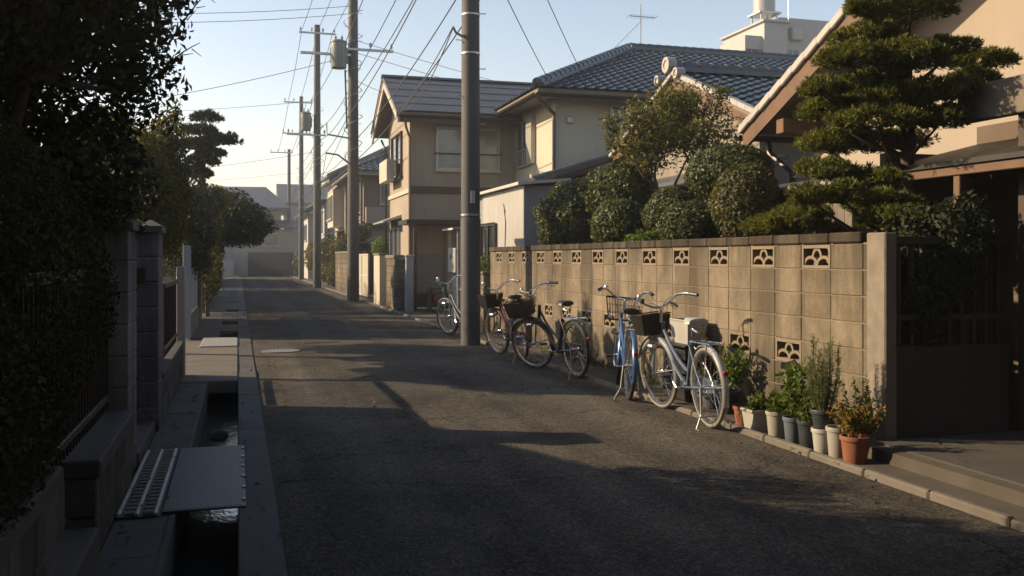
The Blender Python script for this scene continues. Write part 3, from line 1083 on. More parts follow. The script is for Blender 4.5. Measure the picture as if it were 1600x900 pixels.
def gutter_pipe(parent, p, q, r=0.055, mat=None):
    p, q = Vector(p), Vector(q)
    d = (q - p).normalized()
    side = d.cross(Vector((0, 0, 1))).normalized()
    vs = []
    for c in (p, q):
        for rr in (r, r - 0.008):
            for k in range(7):
                an = math.pi + math.pi * k / 6
                vs.append(c + side * rr * math.cos(an) + Vector((0, 0, rr * math.sin(an))))
    fs = []
    for k in range(6):
        fs.append((k, k + 1, 14 + k + 1, 14 + k))
        fs.append((7 + k, 21 + k, 21 + k + 1, 7 + k + 1))
        fs.append((k, 7 + k, 7 + k + 1, k + 1))
    fs += [(0, 14, 21, 7), (6, 13, 27, 20)]
    return part("rain_gutter", MB().add(vs, fs), mat or PIPE, parent)


def downpipe(parent, pts, r=0.035, mat=None):
    return part("downpipe", MB().tube(pts, r, 8), mat or PIPE, parent, True)


# ------------------------------------------------------------------ gable house at the right, behind the pruned pine
t = thing("gable_house", "tan rendered house with wooden bargeboard and pale edge tiles, behind the pine", "house", (8.5, 7, 0))
RZ, RY, EZ, EY = 4.84, 7.0, 3.05, 10.9
sl = (RZ - EZ) / (EY - RY)
wp = [(7.0, 3.6, 0), (7.0, 10.3, 0), (7.0, 10.3, 3.22), (7.0, RY, 3.22 + 3.3 * sl), (7.0, 3.6, 3.22 + (7 - 3.6 - 0.1) * sl)]
part("wall", MB().prism(wp, (6, 0, 0)), TAN, t)
rf = part("roof", MB().prism([(6.32, EY, EZ), (6.32, RY, RZ), (6.32, 2.6, RZ - 4.4 * sl), (6.32, 2.6, RZ - 4.4 * sl + 0.10), (6.32, RY, RZ + 0.10), (6.32, EY, EZ + 0.10)], (7, 0, 0)), SOFFIT, t)
vdir = Vector((0, RY - EY, RZ - EZ)).normalized()
part("roof_tiles", pantile((6.45, EY + 0.04, EZ + 0.11), (1, 0, 0), vdir, 17, lambda j: (0, 6.5)), TILEG, rf, kind='stuff')
vdir2 = Vector((0, RY - 2.6, 4.4 * sl)).normalized()
part("roof_tiles", pantile((12.9, 2.58, RZ - 4.4 * sl + 0.11), (-1, 0, 0), vdir2, 19, lambda j: (0, 6.5)), TILEG, rf, kind='stuff')
et = MB().cbox(0, 0, 0, 0.17, 0.285, 0.10, 0.012).mesh("edge_tile", TILEW)
for k in range(15):
    ob = place("edge_tile", et, t, (6.285, EY + 0.05 - k * 0.272 * vdir.y * -1 if False else EY + 0.05 + k * 0.272 * vdir.y, EZ + 0.075 + k * 0.272 * vdir.z))
    ob.rotation_euler = (math.pi - math.atan2(vdir.z, -vdir.y) + rad(3), 0, 0)
    ob.rotation_euler = (math.atan2(vdir.z, vdir.y) + rad(-3), 0, 0)
bb = MB().prism([(6.335, EY - 0.02, EZ - 0.005), (6.335, RY, RZ - 0.005), (6.335, RY, RZ - 0.24), (6.335, EY - 0.02, EZ - 0.22)], (0.045, 0, 0))
part("bargeboard", bb, WOOD, t)
bb = MB().prism([(6.335, RY - 0.003, RZ - 0.005), (6.335, 2.6, RZ - 4.4 * sl - 0.005), (6.335, 2.6, RZ - 4.4 * sl - 0.24), (6.335, RY - 0.003, RZ - 0.24)], (0.045, 0, 0))
part("bargeboard", bb, WOOD, t)
part("purlin_end", MB().cbox(6.39, 10.02, 2.95, 7.0, 10.18, 3.13, 0.008), WOOD, t)
part("purlin_end", MB().cbox(6.39, 8.5, 3.74, 7.0, 8.66, 3.92, 0.008), WOOD, t)
gutter_pipe(t, (6.3, EY + 0.08, EZ - 0.02), (12.9, EY + 0.08, EZ - 0.02), 0.07)
downpipe(t, [(6.75, EY + 0.05, EZ - 0.06), (6.75, EY + 0.0, EZ - 0.25), (6.80, 10.45, EZ - 0.55), (6.80, 10.42, 0.2)], 0.04)
part("vent_hood", MB().lathe([(0.07, 0), (0.075, -0.06), (0.05, -0.09), (0, -0.09)], 12, (7.0, 9.75, 3.0), axis='x'), ALU, t, True)
part("skirt_roof", MB().prism([(6.3, 7.6, 2.23), (7.0, 7.6, 2.42), (7.0, 7.6, 2.46), (6.3, 7.6, 2.27)], (0, 2.7, 0)), DKMETAL, t)
# porch in front of it
t = thing("porch", "shaded entrance porch with copper brown eaves at the right end", "porch", (6, 5, 0.12))
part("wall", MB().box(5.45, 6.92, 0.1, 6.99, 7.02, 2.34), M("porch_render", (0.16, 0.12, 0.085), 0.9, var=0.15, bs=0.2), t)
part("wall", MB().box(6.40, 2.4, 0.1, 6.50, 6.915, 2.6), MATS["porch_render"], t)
part("canopy", MB().prism([(5.26, 3.4, 2.13), (7.0, 3.4, 2.55), (7.0, 3.4, 2.59), (5.26, 3.4, 2.17)], (0, 3.5, 0)), DKMETAL, t)
part("eave_beam", MB().cbox(5.285, 3.35, 2.055, 5.345, 6.95, 2.127, 0.006), WOOD, t)
part("eave_beam", MB().cbox(5.50, 3.36, 2.06, 5.57, 6.9, 2.15, 0.006), WOODD, t)
for k in range(9):
    part("rafter", MB().prism([(5.35, 3.6 + k * 0.39, 2.10), (6.98, 3.6 + k * 0.39, 2.49), (6.98, 3.6 + k * 0.39, 2.54), (5.35, 3.6 + k * 0.39, 2.15)], (0, 0.05, 0)), WOODD, t)
part("post", MB().cbox(5.30, 5.90, 0.1, 5.37, 5.97, 2.054, 0.006), WOOD, t)
part("post", MB().cbox(5.62, 5.55, 0.1, 5.74, 5.67, 2.6, 0.008), WOODD, t)
part("post", MB().cbox(5.62, 3.6, 0.1, 5.74, 3.72, 2.6, 0.008), WOODD, t)
part("upper_fascia", MB().cbox(5.56, 2.4, 2.50, 5.66, 6.22, 2.78, 0.008), WEATH, t)
part("upper_canopy", MB().box(5.662, 2.4, 2.66, 7.0, 6.22, 2.74), DKMETAL, t)
fr = part("sliding_door", MB().cbox(6.33, 3.3, 0.12, 6.39, 3.38, 2.2, 0.004).cbox(6.33, 5.2, 0.12, 6.39, 5.28, 2.2, 0.004).cbox(6.331, 3.38, 2.12, 6.389, 5.2, 2.2, 0.004).cbox(6.331, 4.26, 0.12, 6.389, 4.33, 2.12, 0.004).cbox(6.331, 3.38, 0.98, 6.387, 4.26, 1.04, 0.004), BRONZE, t)
for a, b in ((3.38, 4.26), (4.33, 5.2)):
    part("pane", MB().box(6.35, a, 0.12, 6.365, b, 2.12), GLASS, fr)
part("step", MB().cbox(5.75, 3.2, 0.126, 6.398, 5.4, 0.27, 0.01), CONCD, t)

# shed behind the wall
t = thing("garden_shed", "weathered board shed with thin metal roof behind the block wall", "shed", (6.4, 9.2, 0.1))
for k in range(14):
    y = 8.2 + k * 0.125
    part("board", MB().cbox(6.03, y, 0.1, 6.055, y + 0.121, 2.13, 0.003), WEATH, t)
for k in range(7):
    x = 6.06 + k * 0.125
    part("board", MB().cbox(x, 9.952, 0.1, x + 0.121, 9.972, 2.2, 0.003), WEATH, t)
part("wall", MB().box(6.057, 8.2, 0.1, 6.92, 9.95, 2.12), WOODD, t)
rf = part("roof", MB().prism([(5.78, 7.9, 2.17), (6.97, 7.9, 2.37), (6.97, 7.9, 2.40), (5.78, 7.9, 2.20)], (0, 2.35, 0)), GALV, t)
for k in range(12):
    y = 7.95 + k * 0.2
    part("roof_seam", MB().prism([(5.79, y, 2.201), (6.96, y, 2.401), (6.96, y, 2.418), (5.79, y, 2.218)], (0, 0.018, 0)), GALV, rf)

# ------------------------------------------------------------------ low tiled house behind the garden
t = thing("low_tiled_house", "low house with blue tiled gable roof and round ridge-end tiles, behind the garden trees", "house", (11, 16, 0))
z0, z1, ya, yb = 3.62, 4.82, 13.1, 19.1
part("wall", MB().prism([(8.35, 13.8, 0), (8.35, 18.4, 0), (8.35, 18.4, z0 + 0.2), (8.35, 16.1, z1 - 0.05), (8.35, 13.8, z0 + 0.2)], (7, 0, 0)), M("aged_plaster", (0.30, 0.26, 0.21), 0.9, var=0.15, bs=0.2, streak=0.3), t)
rf = part("roof", MB().prism([(7.85, ya, z0), (7.85, 16.1, z1), (7.85, yb, z0), (7.85, yb, z0 + 0.08), (7.85, 16.1, z1 + 0.09), (7.85, ya, z0 + 0.08)], (8.5, 0, 0)), SOFFIT, t)
v = Vector((0, 3.0, 1.2)).normalized()
part("roof_tiles", pantile((7.87, ya - 0.03, z0 + 0.09), (1, 0, 0), v, 13, lambda j: (0, 8.4)), TILE, rf, kind='stuff')
v = Vector((0, -3.0, 1.2)).normalized()
part("roof_tiles", pantile((16.3, yb + 0.03, z0 + 0.09), (-1, 0, 0), v, 13, lambda j: (0, 8.4)), TILE, rf, kind='stuff')
part("ridge_capping", ridge_tiles([(7.8, 16.1, z1 + 0.1), (16.3, 16.1, z1 + 0.1)], 0.13), TILEG, rf, kind='stuff')
for k, (dy, dz, rr) in enumerate(((0, 0.24, 0.15), (0.40, 0.02, 0.10), (-0.40, 0.02, 0.10))):
    part("ridge_end_tile", MB().lathe([(0, -0.03), (rr * 0.55, -0.03), (rr * 0.6, -0.05), (rr, -0.05), (rr, 0.12), (0, 0.12)], 20, (7.78, 16.1 + dy, z1 + dz), axis='x'), TILEW, rf, True)
et2 = MB().cbox(0, 0, 0, 0.13, 0.285, 0.09, 0.012).mesh("edge_tile", TILEW)
vv = Vector((0, 3.0, 1.2)).normalized()
for k in range(12):
    for sgn, yy in ((1, ya), (-1, yb)):
        ob = place("edge_tile", et2, t, (7.80, yy + sgn * k * 0.272 * vv.y, z0 + 0.07 + k * 0.272 * vv.z))
        ob.rotation_euler = (math.atan2(vv.z, sgn * vv.y), 0, 0)
part("bargeboard", MB().prism([(7.88, ya, z0 - 0.01), (7.88, 16.1, z1 - 0.01), (7.88, yb, z0 - 0.01), (7.88, yb, z0 - 0.18), (7.88, 16.1, z1 - 0.2), (7.88, ya, z0 - 0.18)], (0.05, 0, 0)), WOOD, t)
# veranda side facing the garden
part("veranda_wall", MB().box(7.55, 13.2, 0.1, 8.345, 18.0, 2.55), WOODD, t)
part("veranda_roof", MB().prism([(6.95, 12.9, 2.62), (8.34, 12.9, 2.98), (8.34, 12.9, 3.06), (6.95, 12.9, 2.70)], (0, 5.6, 0)), TILEG, t)
window(t, '-X', 7.55, 13.9, 15.6, 0.9, 2.3, 2, BRONZE, GLASS)
window(t, '-X', 7.55, 16.0, 17.7, 0.9, 2.3, 2, BRONZE, GLASS)
gutter_pipe(t, (6.90, 12.9, 2.62), (6.90, 18.5, 2.62), 0.05)

# ------------------------------------------------------------------ cream two-storey house with hipped tile roof
t = thing("cream_house", "cream two-storey house with blue tiled hipped roof and brown downpipe", "house", (11, 26, 0))
part("wall", MB().box(7.85, 22.8, 0, 17.0, 30.0, 5.62), CREAM, t)
ex, ey, ez = 7.15, 22.1, 5.55
ax, ay, az = 11.55, 26.5, 7.70
slab = MB()
slab.add([(ex, ey, ez), (18, ey, ez), (18, 30.9, ez), (ex, 30.9, ez), (ax, ay, az), (18, ay, az), (ex, ey, ez + 0.10), (18, ey, ez + 0.1), (18, 30.9, ez + 0.1), (ex, 30.9, ez + 0.1)],
         [(0, 3, 2, 1), (6, 7, 5, 4), (9, 6, 4), (8, 9, 4, 5), (7, 8, 5), (0, 1, 7, 6), (1, 2, 8, 7), (2, 3, 9, 8), (3, 0, 6, 9)])
rf = part("roof", slab, SOFFIT, t)
v = Vector((0, ay - ey, az - ez)).normalized()
Ls = Vector((0, ay - ey, az - ez)).length
nr = int(Ls / 0.26)
part("roof_tiles", pantile((ex, ey - 0.04, ez + 0.12), (1, 0, 0), v, nr, lambda j: ((ax - ex) * j / nr, 18 - ex), 0.29, 0.26), TILE, rf, kind='stuff')
v2 = Vector((ax - ex, 0, az - ez)).normalized()
L2 = Vector((ax - ex, 0, az - ez)).length
n2 = int(L2 / 0.26)
part("roof_tiles", pantile((ex - 0.04, 30.9, ez + 0.12), (0, -1, 0), v2, n2, lambda j: (4.4 * j / n2, 8.8 - 4.4 * j / n2), 0.29, 0.26), TILE, rf, kind='stuff')
part("ridge_capping", ridge_tiles([(ex, ey, ez + 0.13), (ax, ay, az + 0.10), (18, ay, az + 0.10)], 0.13), TILE, rf, kind='stuff')
part("ridge_capping", ridge_tiles([(ex, 30.9, ez + 0.13), (ax, ay, az + 0.10)], 0.13), TILE, rf, kind='stuff')
part("fascia", MB().box(ex - 0.002, ey + 0.002, ez - 0.12, ex + 0.06, 30.8, ez - 0.003).box(ex + 0.06, ey + 0.001, ez - 0.121, 18, ey + 0.06, ez - 0.003), PIPE, t)
gutter_pipe(t, (ex - 0.06, ey - 0.06, ez - 0.02), (ex - 0.06, 30.9, ez - 0.02), 0.065)
gutter_pipe(t, (ex - 0.06, ey - 0.06, ez - 0.021), (18, ey - 0.06, ez - 0.021), 0.065)
downpipe(t, [(ex - 0.02, ey - 0.06, ez - 0.06), (ex + 0.05, ey + 0.0, ez - 0.22), (7.78, 22.72, ez - 0.42), (7.78, 22.72, ez - 0.6), (7.78, 22.72, 2.7)], 0.05)
window(t, '-X', 7.85, 25.0, 26.15, 4.05, 5.32, 2, ALU, GLASS, rail=0.42, shutter=(24.45, 24.95))
window(t, '-Y', 22.8, 9.35, 10.2, 4.7, 5.42, 1, ALU, GLASS)
part("vent_hood", MB().cbox(8.15, 22.70, 4.9, 8.32, 22.798, 5.07, 0.02), ALU, t)
# lean-to below
part("lean_to_wall", MB().prism([(6.55, 19.6, 0), (8.9, 19.6, 0), (8.9, 19.6, 3.70), (6.55, 19.6, 2.98)], (0, 3.195, 0)), CREAM, t)
lr = part("lean_to_roof", MB().prism([(6.15, 19.15, 2.98), (9.1, 19.15, 3.90), (9.1, 19.15, 3.97), (6.15, 19.15, 3.05)], (0, 3.64, 0)), SOFFIT, t)
v = Vector((2.95, 0, 0.92)).normalized()
part("roof_tiles", pantile((6.12, 22.78, 3.06), (0, -1, 0), v, 12, lambda j: (0, 3.64), 0.28, 0.25), TILEG, lr, kind='stuff')
part("verge_tiles", ridge_tiles([(6.12, 19.15, 3.03), (9.1, 19.15, 3.95)], 0.07, 0.25), TILEG, lr, kind='stuff')
gutter_pipe(t, (6.08, 19.1, 2.98), (6.08, 22.7, 2.98), 0.055)
downpipe(t, [(6.1, 19.12, 2.93), (6.12, 19.2, 2.75), (6.48, 19.5, 2.55), (6.5, 19.54, 0.2)], 0.045)
# antenna on the ridge
an = thing("roof_antenna", "thin television aerial standing on the blue tiled roof ridge", "antenna", (11.9, 26.5, 7.9))
part("mast", MB().tube([(11.9, 26.5, 7.75), (11.9, 26.5, 9.25)], 0.02, 6), GALV, an)
part("boom", MB().tube([(11.5, 26.5, 8.85), (12.4, 26.5, 8.85)], 0.012, 5), GALV, an)
for k in range(7):
    part("element", MB().tube([(11.52 + 0.14 * k, 26.25, 8.85), (11.52 + 0.14 * k, 26.75, 8.85)], 0.008, 4), GALV, an)
part("guy_wire", MB().tube([(11.9, 26.5, 8.7), (10.6, 25.6, 7.55)], 0.007, 4), CABLE, an)

# white corrugated annex in front
t = thing("white_annex", "white corrugated shed annex behind the far end of the block wall", "shed", (6, 20, 0))
cw = MB()
n = 120
prof = [(5.583 - (0.018 if (i % 4) in (1, 2) else 0.0), 18.2 + 3.3 * i / n) for i in range(n + 1)]
vs = [(x, y, 0.0) for x, y in prof] + [(x, y, 2.90) for x, y in prof]
cw.add(vs, [(i, n + 1 + i, n + 2 + i, i + 1) for i in range(n)])
part("corrugated_wall", cw, WHITES, t)
part("wall", MB().box(5.61, 18.2, 0, 6.50, 22.5, 2.90), GREYW, t)
part("wall", MB().box(5.585, 18.201, 0, 5.609, 21.5, 2.89), WHITES, t)
part("roof", MB().prism([(5.42, 18.05, 2.90), (6.56, 18.05, 3.0), (6.56, 18.05, 3.06), (5.42, 18.05, 2.96)], (0, 4.6, 0)), WHITES, t)
window(t, '-X', 5.562, 20.15, 21.4, 0.35, 2.2, 2, BRONZE, GLASS)
part("crack_pipe", MB().tube([(5.556, 19.5, 1.5), (5.556, 19.45, 2.2), (5.556, 19.6, 2.6)], 0.012, 5), CABLE, t)

# ------------------------------------------------------------------ beige two-storey house with slate gable roof
t = thing("beige_house", "beige two-storey gable house with slate roof behind the thick pole", "house", (6.5, 28.4, 0))
HX, HY0, HY1 = 4.70, 26.4, 30.3
wz = 5.55
part("wall", MB().prism([(HX, HY0, 0), (HX, HY1, 0), (HX, HY1, wz), (HX, 28.35, 6.62), (HX, HY0, wz)], (6.0, 0, 0)), BEIGE, t)
rz = 6.80
rf = part("roof", MB().prism([(4.22, 25.75, 5.38), (4.22, 28.35, rz), (4.22, 30.95, 5.38), (4.22, 30.95, 5.48), (4.22, 28.35, rz + 0.11), (4.22, 25.75, 5.48)], (6.6, 0, 0)), SOFFIT, t)
v = Vector((0, 2.6, rz - 5.38)).normalized()
sh = MB()
for sgn, yy in ((1, 25.72), (-1, 30.98)):
    for j in range(5):
        for k in range(6):
            x0 = 4.2 + k * 1.1
            O = Vector((x0, yy, 5.49)) + Vector((0, sgn * v.y, v.z)) * (j * 0.595)
            V = Vector((0, sgn * v.y, v.z)) * 0.60
            N = Vector((0, -sgn * v.z, v.y))
            a = [O + N * 0.03, O + Vector((1.095, 0, 0)) + N * 0.03, O + Vector((1.095, 0, 0)) + V + N * 0.014, O + V + N * 0.014]
            part("slate_sheet", MB().prism(a if sgn > 0 else a[::-1], N * 0.012), SLATE, rf)
part("ridge_cap", MB().prism([(4.18, 28.15, rz + 0.10), (4.18, 28.35, rz + 0.20), (4.18, 28.55, rz + 0.10)], (6.6, 0, 0)), DKMETAL, rf)
part("bargeboard", MB().prism([(4.24, 25.75, 5.37), (4.24, 28.35, rz - 0.01), (4.24, 30.95, 5.37), (4.24, 30.95, 5.18), (4.24, 28.35, rz - 0.22), (4.24, 25.75, 5.18)], (0.05, 0, 0)), WHITEW, t)
part("gutter_board", MB().box(4.3, 25.76, 5.2, 10.8, 25.80, 5.375), BRONZE, t)
gutter_pipe(t, (4.2, 25.68, 5.40), (10.8, 25.68, 5.40), 0.06)
downpipe(t, [(4.45, 25.72, 5.34), (4.5, 25.9, 5.1), (4.68, 26.3, 4.85), (4.68, 26.33, 0.1)], 0.035, SOFFIT)
downpipe(t, [(4.55, 30.85, 5.30), (4.6, 30.5, 5.0), (4.62, 30.36, 4.8), (4.62, 30.36, 0.1)], 0.035, PIPE)
window(t, '-Y', HY0, 5.45, 7.35, 3.95, 5.2, 2, ALU, GLASSB, fr=0.07)
part("window_bar", MB().tube([(5.40, HY0 - 0.16, 4.42), (7.40, HY0 - 0.16, 4.42)], 0.018, 6).tube([(5.40, HY0 - 0.16, 4.42), (5.40, HY0 - 0.02, 4.42)], 0.014, 5).tube([(7.40, HY0 - 0.16, 4.42), (7.40, HY0 - 0.02, 4.42)], 0.014, 5).tube([(6.40, HY0 - 0.16, 4.42), (6.40, HY0 - 0.05, 4.42)], 0.014, 5), BRONZE, t)
window(t, '-X', HX, 27.6, 29.4, 3.85, 5.2, 2, BRONZE, GLASS, rail=0.5)
part("window_box", MB().cbox(HX - 0.42, 28.0, 3.75, HX - 0.19, 29.5, 4.4, 0.01), CREAM, t)
bnd = MB()
fbox(bnd, '-Y', HY0, HX + 0.002, 10.7, 3.27, 3.47, 0.0, 0.05)
part("dark_band", bnd, BRONZE, t)
bnd = MB()
fbox(bnd, '-X', HX, HY0 - 0.05, HY1, 3.28, 3.40, 0.0, 0.05)
part("pale_band", bnd, CREAM, t)
window(t, '-X', HX, 28.0, 29.7, 0.75, 2.35, 2, ALU, GLASS)
part("window_hood", MB().prism([(HX, 27.8, 2.62), (HX - 0.55, 27.8, 2.48), (HX - 0.55, 27.8, 2.52), (HX, 27.8, 2.72)], (0, 2.2, 0)), ALU, t)
part("canopy", MB().box(4.35, 24.9, 2.34, 9.0, 26.345, 2.46), DKMETAL, t)
for x in (4.55, 6.0, 7.6):
    part("canopy_post", MB().cbox(x, 24.95, 0, x + 0.09, 25.04, 2.338, 0.006), BRONZE, t)
for k in range(4):
    x = 4.82 + k * 0.9
    q = MB()
    fbox(q, '-Y', HY0, x, x + 0.85, 1.5, 2.3, 0.0, 0.04)
    part("upper_panel", q, BEIGE, t)
    q = MB()
    fbox(q, '-Y', HY0, x, x + 0.85, 0.45, 1.46, 0.0, 0.05)
    part("lower_panel", q, GREYW, t)
part("cable_duct", MB().tube([(7.9, 26.37, 0.5), (7.9, 26.37, 5.3)], 0.022, 6), PIPE, t)
part("vent_hood", MB().cbox(8.3, 26.28, 4.6, 8.5, 26.398, 4.8, 0.02), ALU, t)
part("plinth", MB().box(HX - 0.03, HY0 - 0.06, 0, 10.7, HY0 - 0.002, 0.40), CONCD, t)

# ------------------------------------------------------------------ houses farther along the street
t = thing("brown_house", "brown two-storey house with tiled roof and first-floor balcony beyond the beige house", "house", (7, 43, 0))
part("wall", MB().box(5.2, 40.5, 0, 12, 46.0, 5.05), M("brown_render", (0.24, 0.19, 0.15), 0.9, var=0.1, bs=0.1), t)
part("wall", MB().box(5.17, 40.44, 0, 12.02, 46.02, 3.0), BEIGE, t)
rf = part("roof", MB().add([(4.5, 39.8, 4.98), (13, 39.8, 4.98), (13, 46.6, 4.98), (4.5, 46.6, 4.98), (7.5, 43.2, 6.55), (13, 43.2, 6.55), (4.5, 39.8, 5.12), (13, 39.8, 5.12), (13, 46.6, 5.12), (4.5, 46.6, 5.12)],
          [(0, 3, 2, 1), (6, 7, 5, 4), (9, 6, 4), (8, 9, 4, 5), (7, 8, 5), (0, 1, 7, 6), (1, 2, 8, 7), (2, 3, 9, 8), (3, 0, 6, 9)]), SOFFIT, t)
v = Vector((0, 3.4, 1.43)).normalized()
part("roof_tiles", pantile((4.5, 39.77, 5.14), (1, 0, 0), v, 12, lambda j: (3.0 * j / 12, 8.4), 0.3, 0.3), TILE, rf, kind='stuff')
v = Vector((3.0, 0, 1.43)).normalized()
part("roof_tiles", pantile((4.47, 46.6, 5.14), (0, -1, 0), v, 11, lambda j: (3.4 * j / 11, 6.8 - 3.4 * j / 11), 0.3, 0.3), TILE, rf, kind='stuff')
gutter_pipe(t, (4.45, 39.7, 5.0), (4.45, 46.5, 5.0), 0.07, ALU)
gutter_pipe(t, (4.45, 39.72, 5.001), (13, 39.72, 5.001), 0.07, ALU)
downpipe(t, [(5.1, 40.42, 4.95), (5.1, 40.42, 0.1)], 0.05)
window(t, '-Y', 40.5, 5.9, 7.0, 3.75, 4.75, 2, ALU, GLASSB)
window(t, '-X', 5.2, 41.2, 42.6, 3.4, 4.7, 2, ALU, GLASS)
part("balcony", MB().box(5.25, 40.05, 2.9, 12, 40.43, 3.6), BEIGE, t)
part("balcony_band", MB().box(5.22, 40.03, 2.72, 12.03, 40.43, 2.898), BRONZE, t)
part("porch_roof", MB().prism([(4.4, 37.0, 1.95), (8.5, 37.0, 2.45), (8.5, 37.0, 2.52), (4.4, 37.0, 2.02)], (0, 3.38, 0)), TILEG, t)
part("porch_wall", MB().box(4.9, 37.4, 0, 8.4, 40.4, 1.98), WOODD, t)

t = thing("balcony_house", "pale house with a sunlit bay window and slanted white gutter, past the brown house", "house", (6.5, 50, 0))
part("wall", MB().box(5.15, 47.2, 0, 11, 52.5, 5.3), BEIGE, t)
part("bay", MB().box(4.6, 47.8, 3.0, 5.148, 50.8, 4.9), CREAM, t)
window(t, '-X', 4.6, 48.0, 50.6, 3.4, 4.6, 3, ALU, GLASSB)
part("roof", MB().prism([(4.3, 46.8, 5.2), (7.5, 46.8, 6.6), (11.5, 46.8, 5.2), (11.5, 46.8, 5.32), (7.5, 46.8, 6.74), (4.3, 46.8, 5.32)], (0, 6.2, 0)), TILEG, t)
gutter_pipe(t, (4.25, 46.7, 5.2), (4.25, 53, 5.2), 0.08, ALU)
part("awning", MB().prism([(4.1, 47.5, 2.55), (5.1, 47.5, 2.8), (5.1, 47.5, 2.86), (4.1, 47.5, 2.61)], (0, 4, 0)), ALU, t)

t = thing("pale_blue_house", "pale blue-grey house with blue gable roof far along the right side", "house", (7, 58, 0))
part("wall", MB().box(4.75, 54.5, 0, 12, 61, 4.6), PALEB, t)
part("upper_wall", MB().prism([(5.6, 55.0, 4.605), (12, 55.0, 4.605), (12, 55.0, 6.4), (5.6, 55.0, 6.4)], (0, 5.5, 0)), GREYW, t)
part("roof", MB().prism([(4.9, 54.4, 6.1), (8.6, 54.4, 7.9), (12.3, 54.4, 6.1), (12.3, 54.4, 6.25), (8.6, 54.4, 8.08), (4.9, 54.4, 6.25)], (0, 6.8, 0)), TILE, t)
part("lower_roof", MB().prism([(4.2, 54.2, 4.55), (5.65, 54.2, 4.85), (5.65, 54.2, 4.97), (4.2, 54.2, 4.67)], (0, 7.0, 0)), TILEG, t)
window(t, '-X', 4.75, 55.5, 57, 3.0, 4.2, 2, ALU, GLASSB)
window(t, '-X', 4.75, 58, 59.5, 1.0, 2.4, 2, ALU, GLASS)
downpipe(t, [(5.0, 54.42, 4.5), (5.0, 54.42, 0)], 0.05)

t = thing("white_corner_house", "small white house behind the fourth pole near the street end", "house", (6.5, 68, 0))
part("wall", MB().box(4.5, 64, 0, 11, 70.5, 4.4), WHITEW, t)
part("roof", MB().prism([(4.0, 63.4, 4.3), (7.5, 63.4, 6.0), (11.3, 63.4, 4.3), (11.3, 63.4, 4.45), (7.5, 63.4, 6.18), (4.0, 63.4, 4.45)], (0, 7.8, 0)), TILEG, t)
window(t, '-X', 4.5, 65, 66.4, 2.6, 3.7, 2, ALU, GLASS)
window(t, '-X', 4.5, 67.5, 69, 2.6, 3.7, 2, ALU, GLASS)
window(t, '-Y', 64, 5.2, 6.4, 2.6, 3.7, 2, ALU, GLASS)

# house closing the street
t = thing("end_house", "hazy grey two-storey house with dark garage closing the far end of the street", "house", (-2, 79, 0))
HZW = M("end_house_render", (0.42, 0.41, 0.39), 0.9, var=0.1, bs=0.1)
part("wall", MB().box(-9, 77, 0, 3.3, 85, 5.3), HZW, t)
part("roof", MB().add([(-10, 76.2, 5.2), (4.0, 76.2, 5.2), (4.0, 86, 5.2), (-10, 86, 5.2), (-7, 81, 7.3), (2.2, 80, 7.3), (-10, 76.2, 5.4), (4.0, 76.2, 5.4), (4.0, 86, 5.4), (-10, 86, 5.4)],
     [(0, 3, 2, 1), (6, 7, 5, 4), (9, 6, 4), (8, 9, 4, 5), (7, 8, 5), (0, 1, 7, 6), (1, 2, 8, 7), (2, 3, 9, 8), (3, 0, 6, 9)]), SLATE, t)
part("front_block", MB().box(-1.0, 75.9, 0, 4.3, 76.95, 3.7), HZW, t)
part("front_roof", MB().prism([(-1.4, 75.4, 3.72), (-1.4, 76.9, 4.35), (-1.4, 76.9, 4.45), (-1.4, 75.4, 3.82)], (6.2, 0, 0)), SLATE, t)
window(t, '-Y', 75.9, 1.9, 3.1, 2.35, 3.35, 1, ALU, GLASSB)
window(t, '-Y', 77, 0.9, 2.0, 4.45, 5.1, 1, ALU, GLASSB)
gd = part("garage_door", MB().box(0.75, 75.80, 0.0, 4.2, 75.898, 1.86), M("garage_shutter", (0.10, 0.095, 0.095), 0.6, 0.2, var=0.1, bs=0.05), t)
for k in range(9):
    part("shutter_slat", MB().cbox(0.8, 75.785, 0.05 + 0.2 * k, 4.15, 75.799, 0.235 + 0.2 * k, 0.004), MATS["garage_shutter"], gd)
part("gatepost", MB().cbox(4.3, 74.9, 0, 4.7, 75.3, 1.5, 0.02), CONC, t)
part("low_wall", MB().box(-5, 75.3, 0, -0.3, 75.5, 1.25), WHITEW, t)

# distant white block with a water tank
t = thing("apartment_block", "distant white flat-roofed block with round water tank above the tiled roofs", "building", (39, 62, 0))
part("stair_tower", MB().box(36.7, 60, 0, 38.6, 66, 18.6), WHITEW, t)
part("slab", MB().box(35.3, 60.3, 0, 36.69, 64, 17.6), WHITEW, t)
part("slab", MB().box(38.61, 61.0, 0, 48, 66, 19.3), WHITEW, t)
part("parapet", MB().box(36.5, 59.8, 18.6, 38.8, 66.2, 18.75), WHITEW, t)
part("balcony_shade_sheet", MB().box(35.4, 60.22, 15.2, 36.6, 60.29, 16.6), DKMETAL, t)  # flat dark sheet stands for the shade inside a balcony
window(t, '-Y', 61.0, 39.0, 40.2, 15.9, 17.0, 2, ALU, GLASS)
tk = part("water_tank", MB().lathe([(0, 0.9), (0.85, 0.9), (0.85, 0.98), (0.8, 1.0), (0.8, 3.0), (0.4, 3.25), (0, 3.3)], 20, (37.6, 61.5, 18.75)), WHITEP, t, True)
part("tank_stand", MB().box(36.9, 60.8, 18.751, 37.0, 60.9, 19.65).box(38.2, 60.8, 18.751, 38.3, 60.9, 19.65).box(36.9, 62.1, 18.751, 37.0, 62.2, 19.65).box(38.2, 62.1, 18.751, 38.3, 62.2, 19.65).box(36.7, 60.6, 19.45, 38.5, 62.4, 19.6), GALV, tk)
part("roof_unit", MB().cbox(39.4, 60.6, 17.6, 40.4, 60.99, 18.6, 0.08), WHITEP, t)
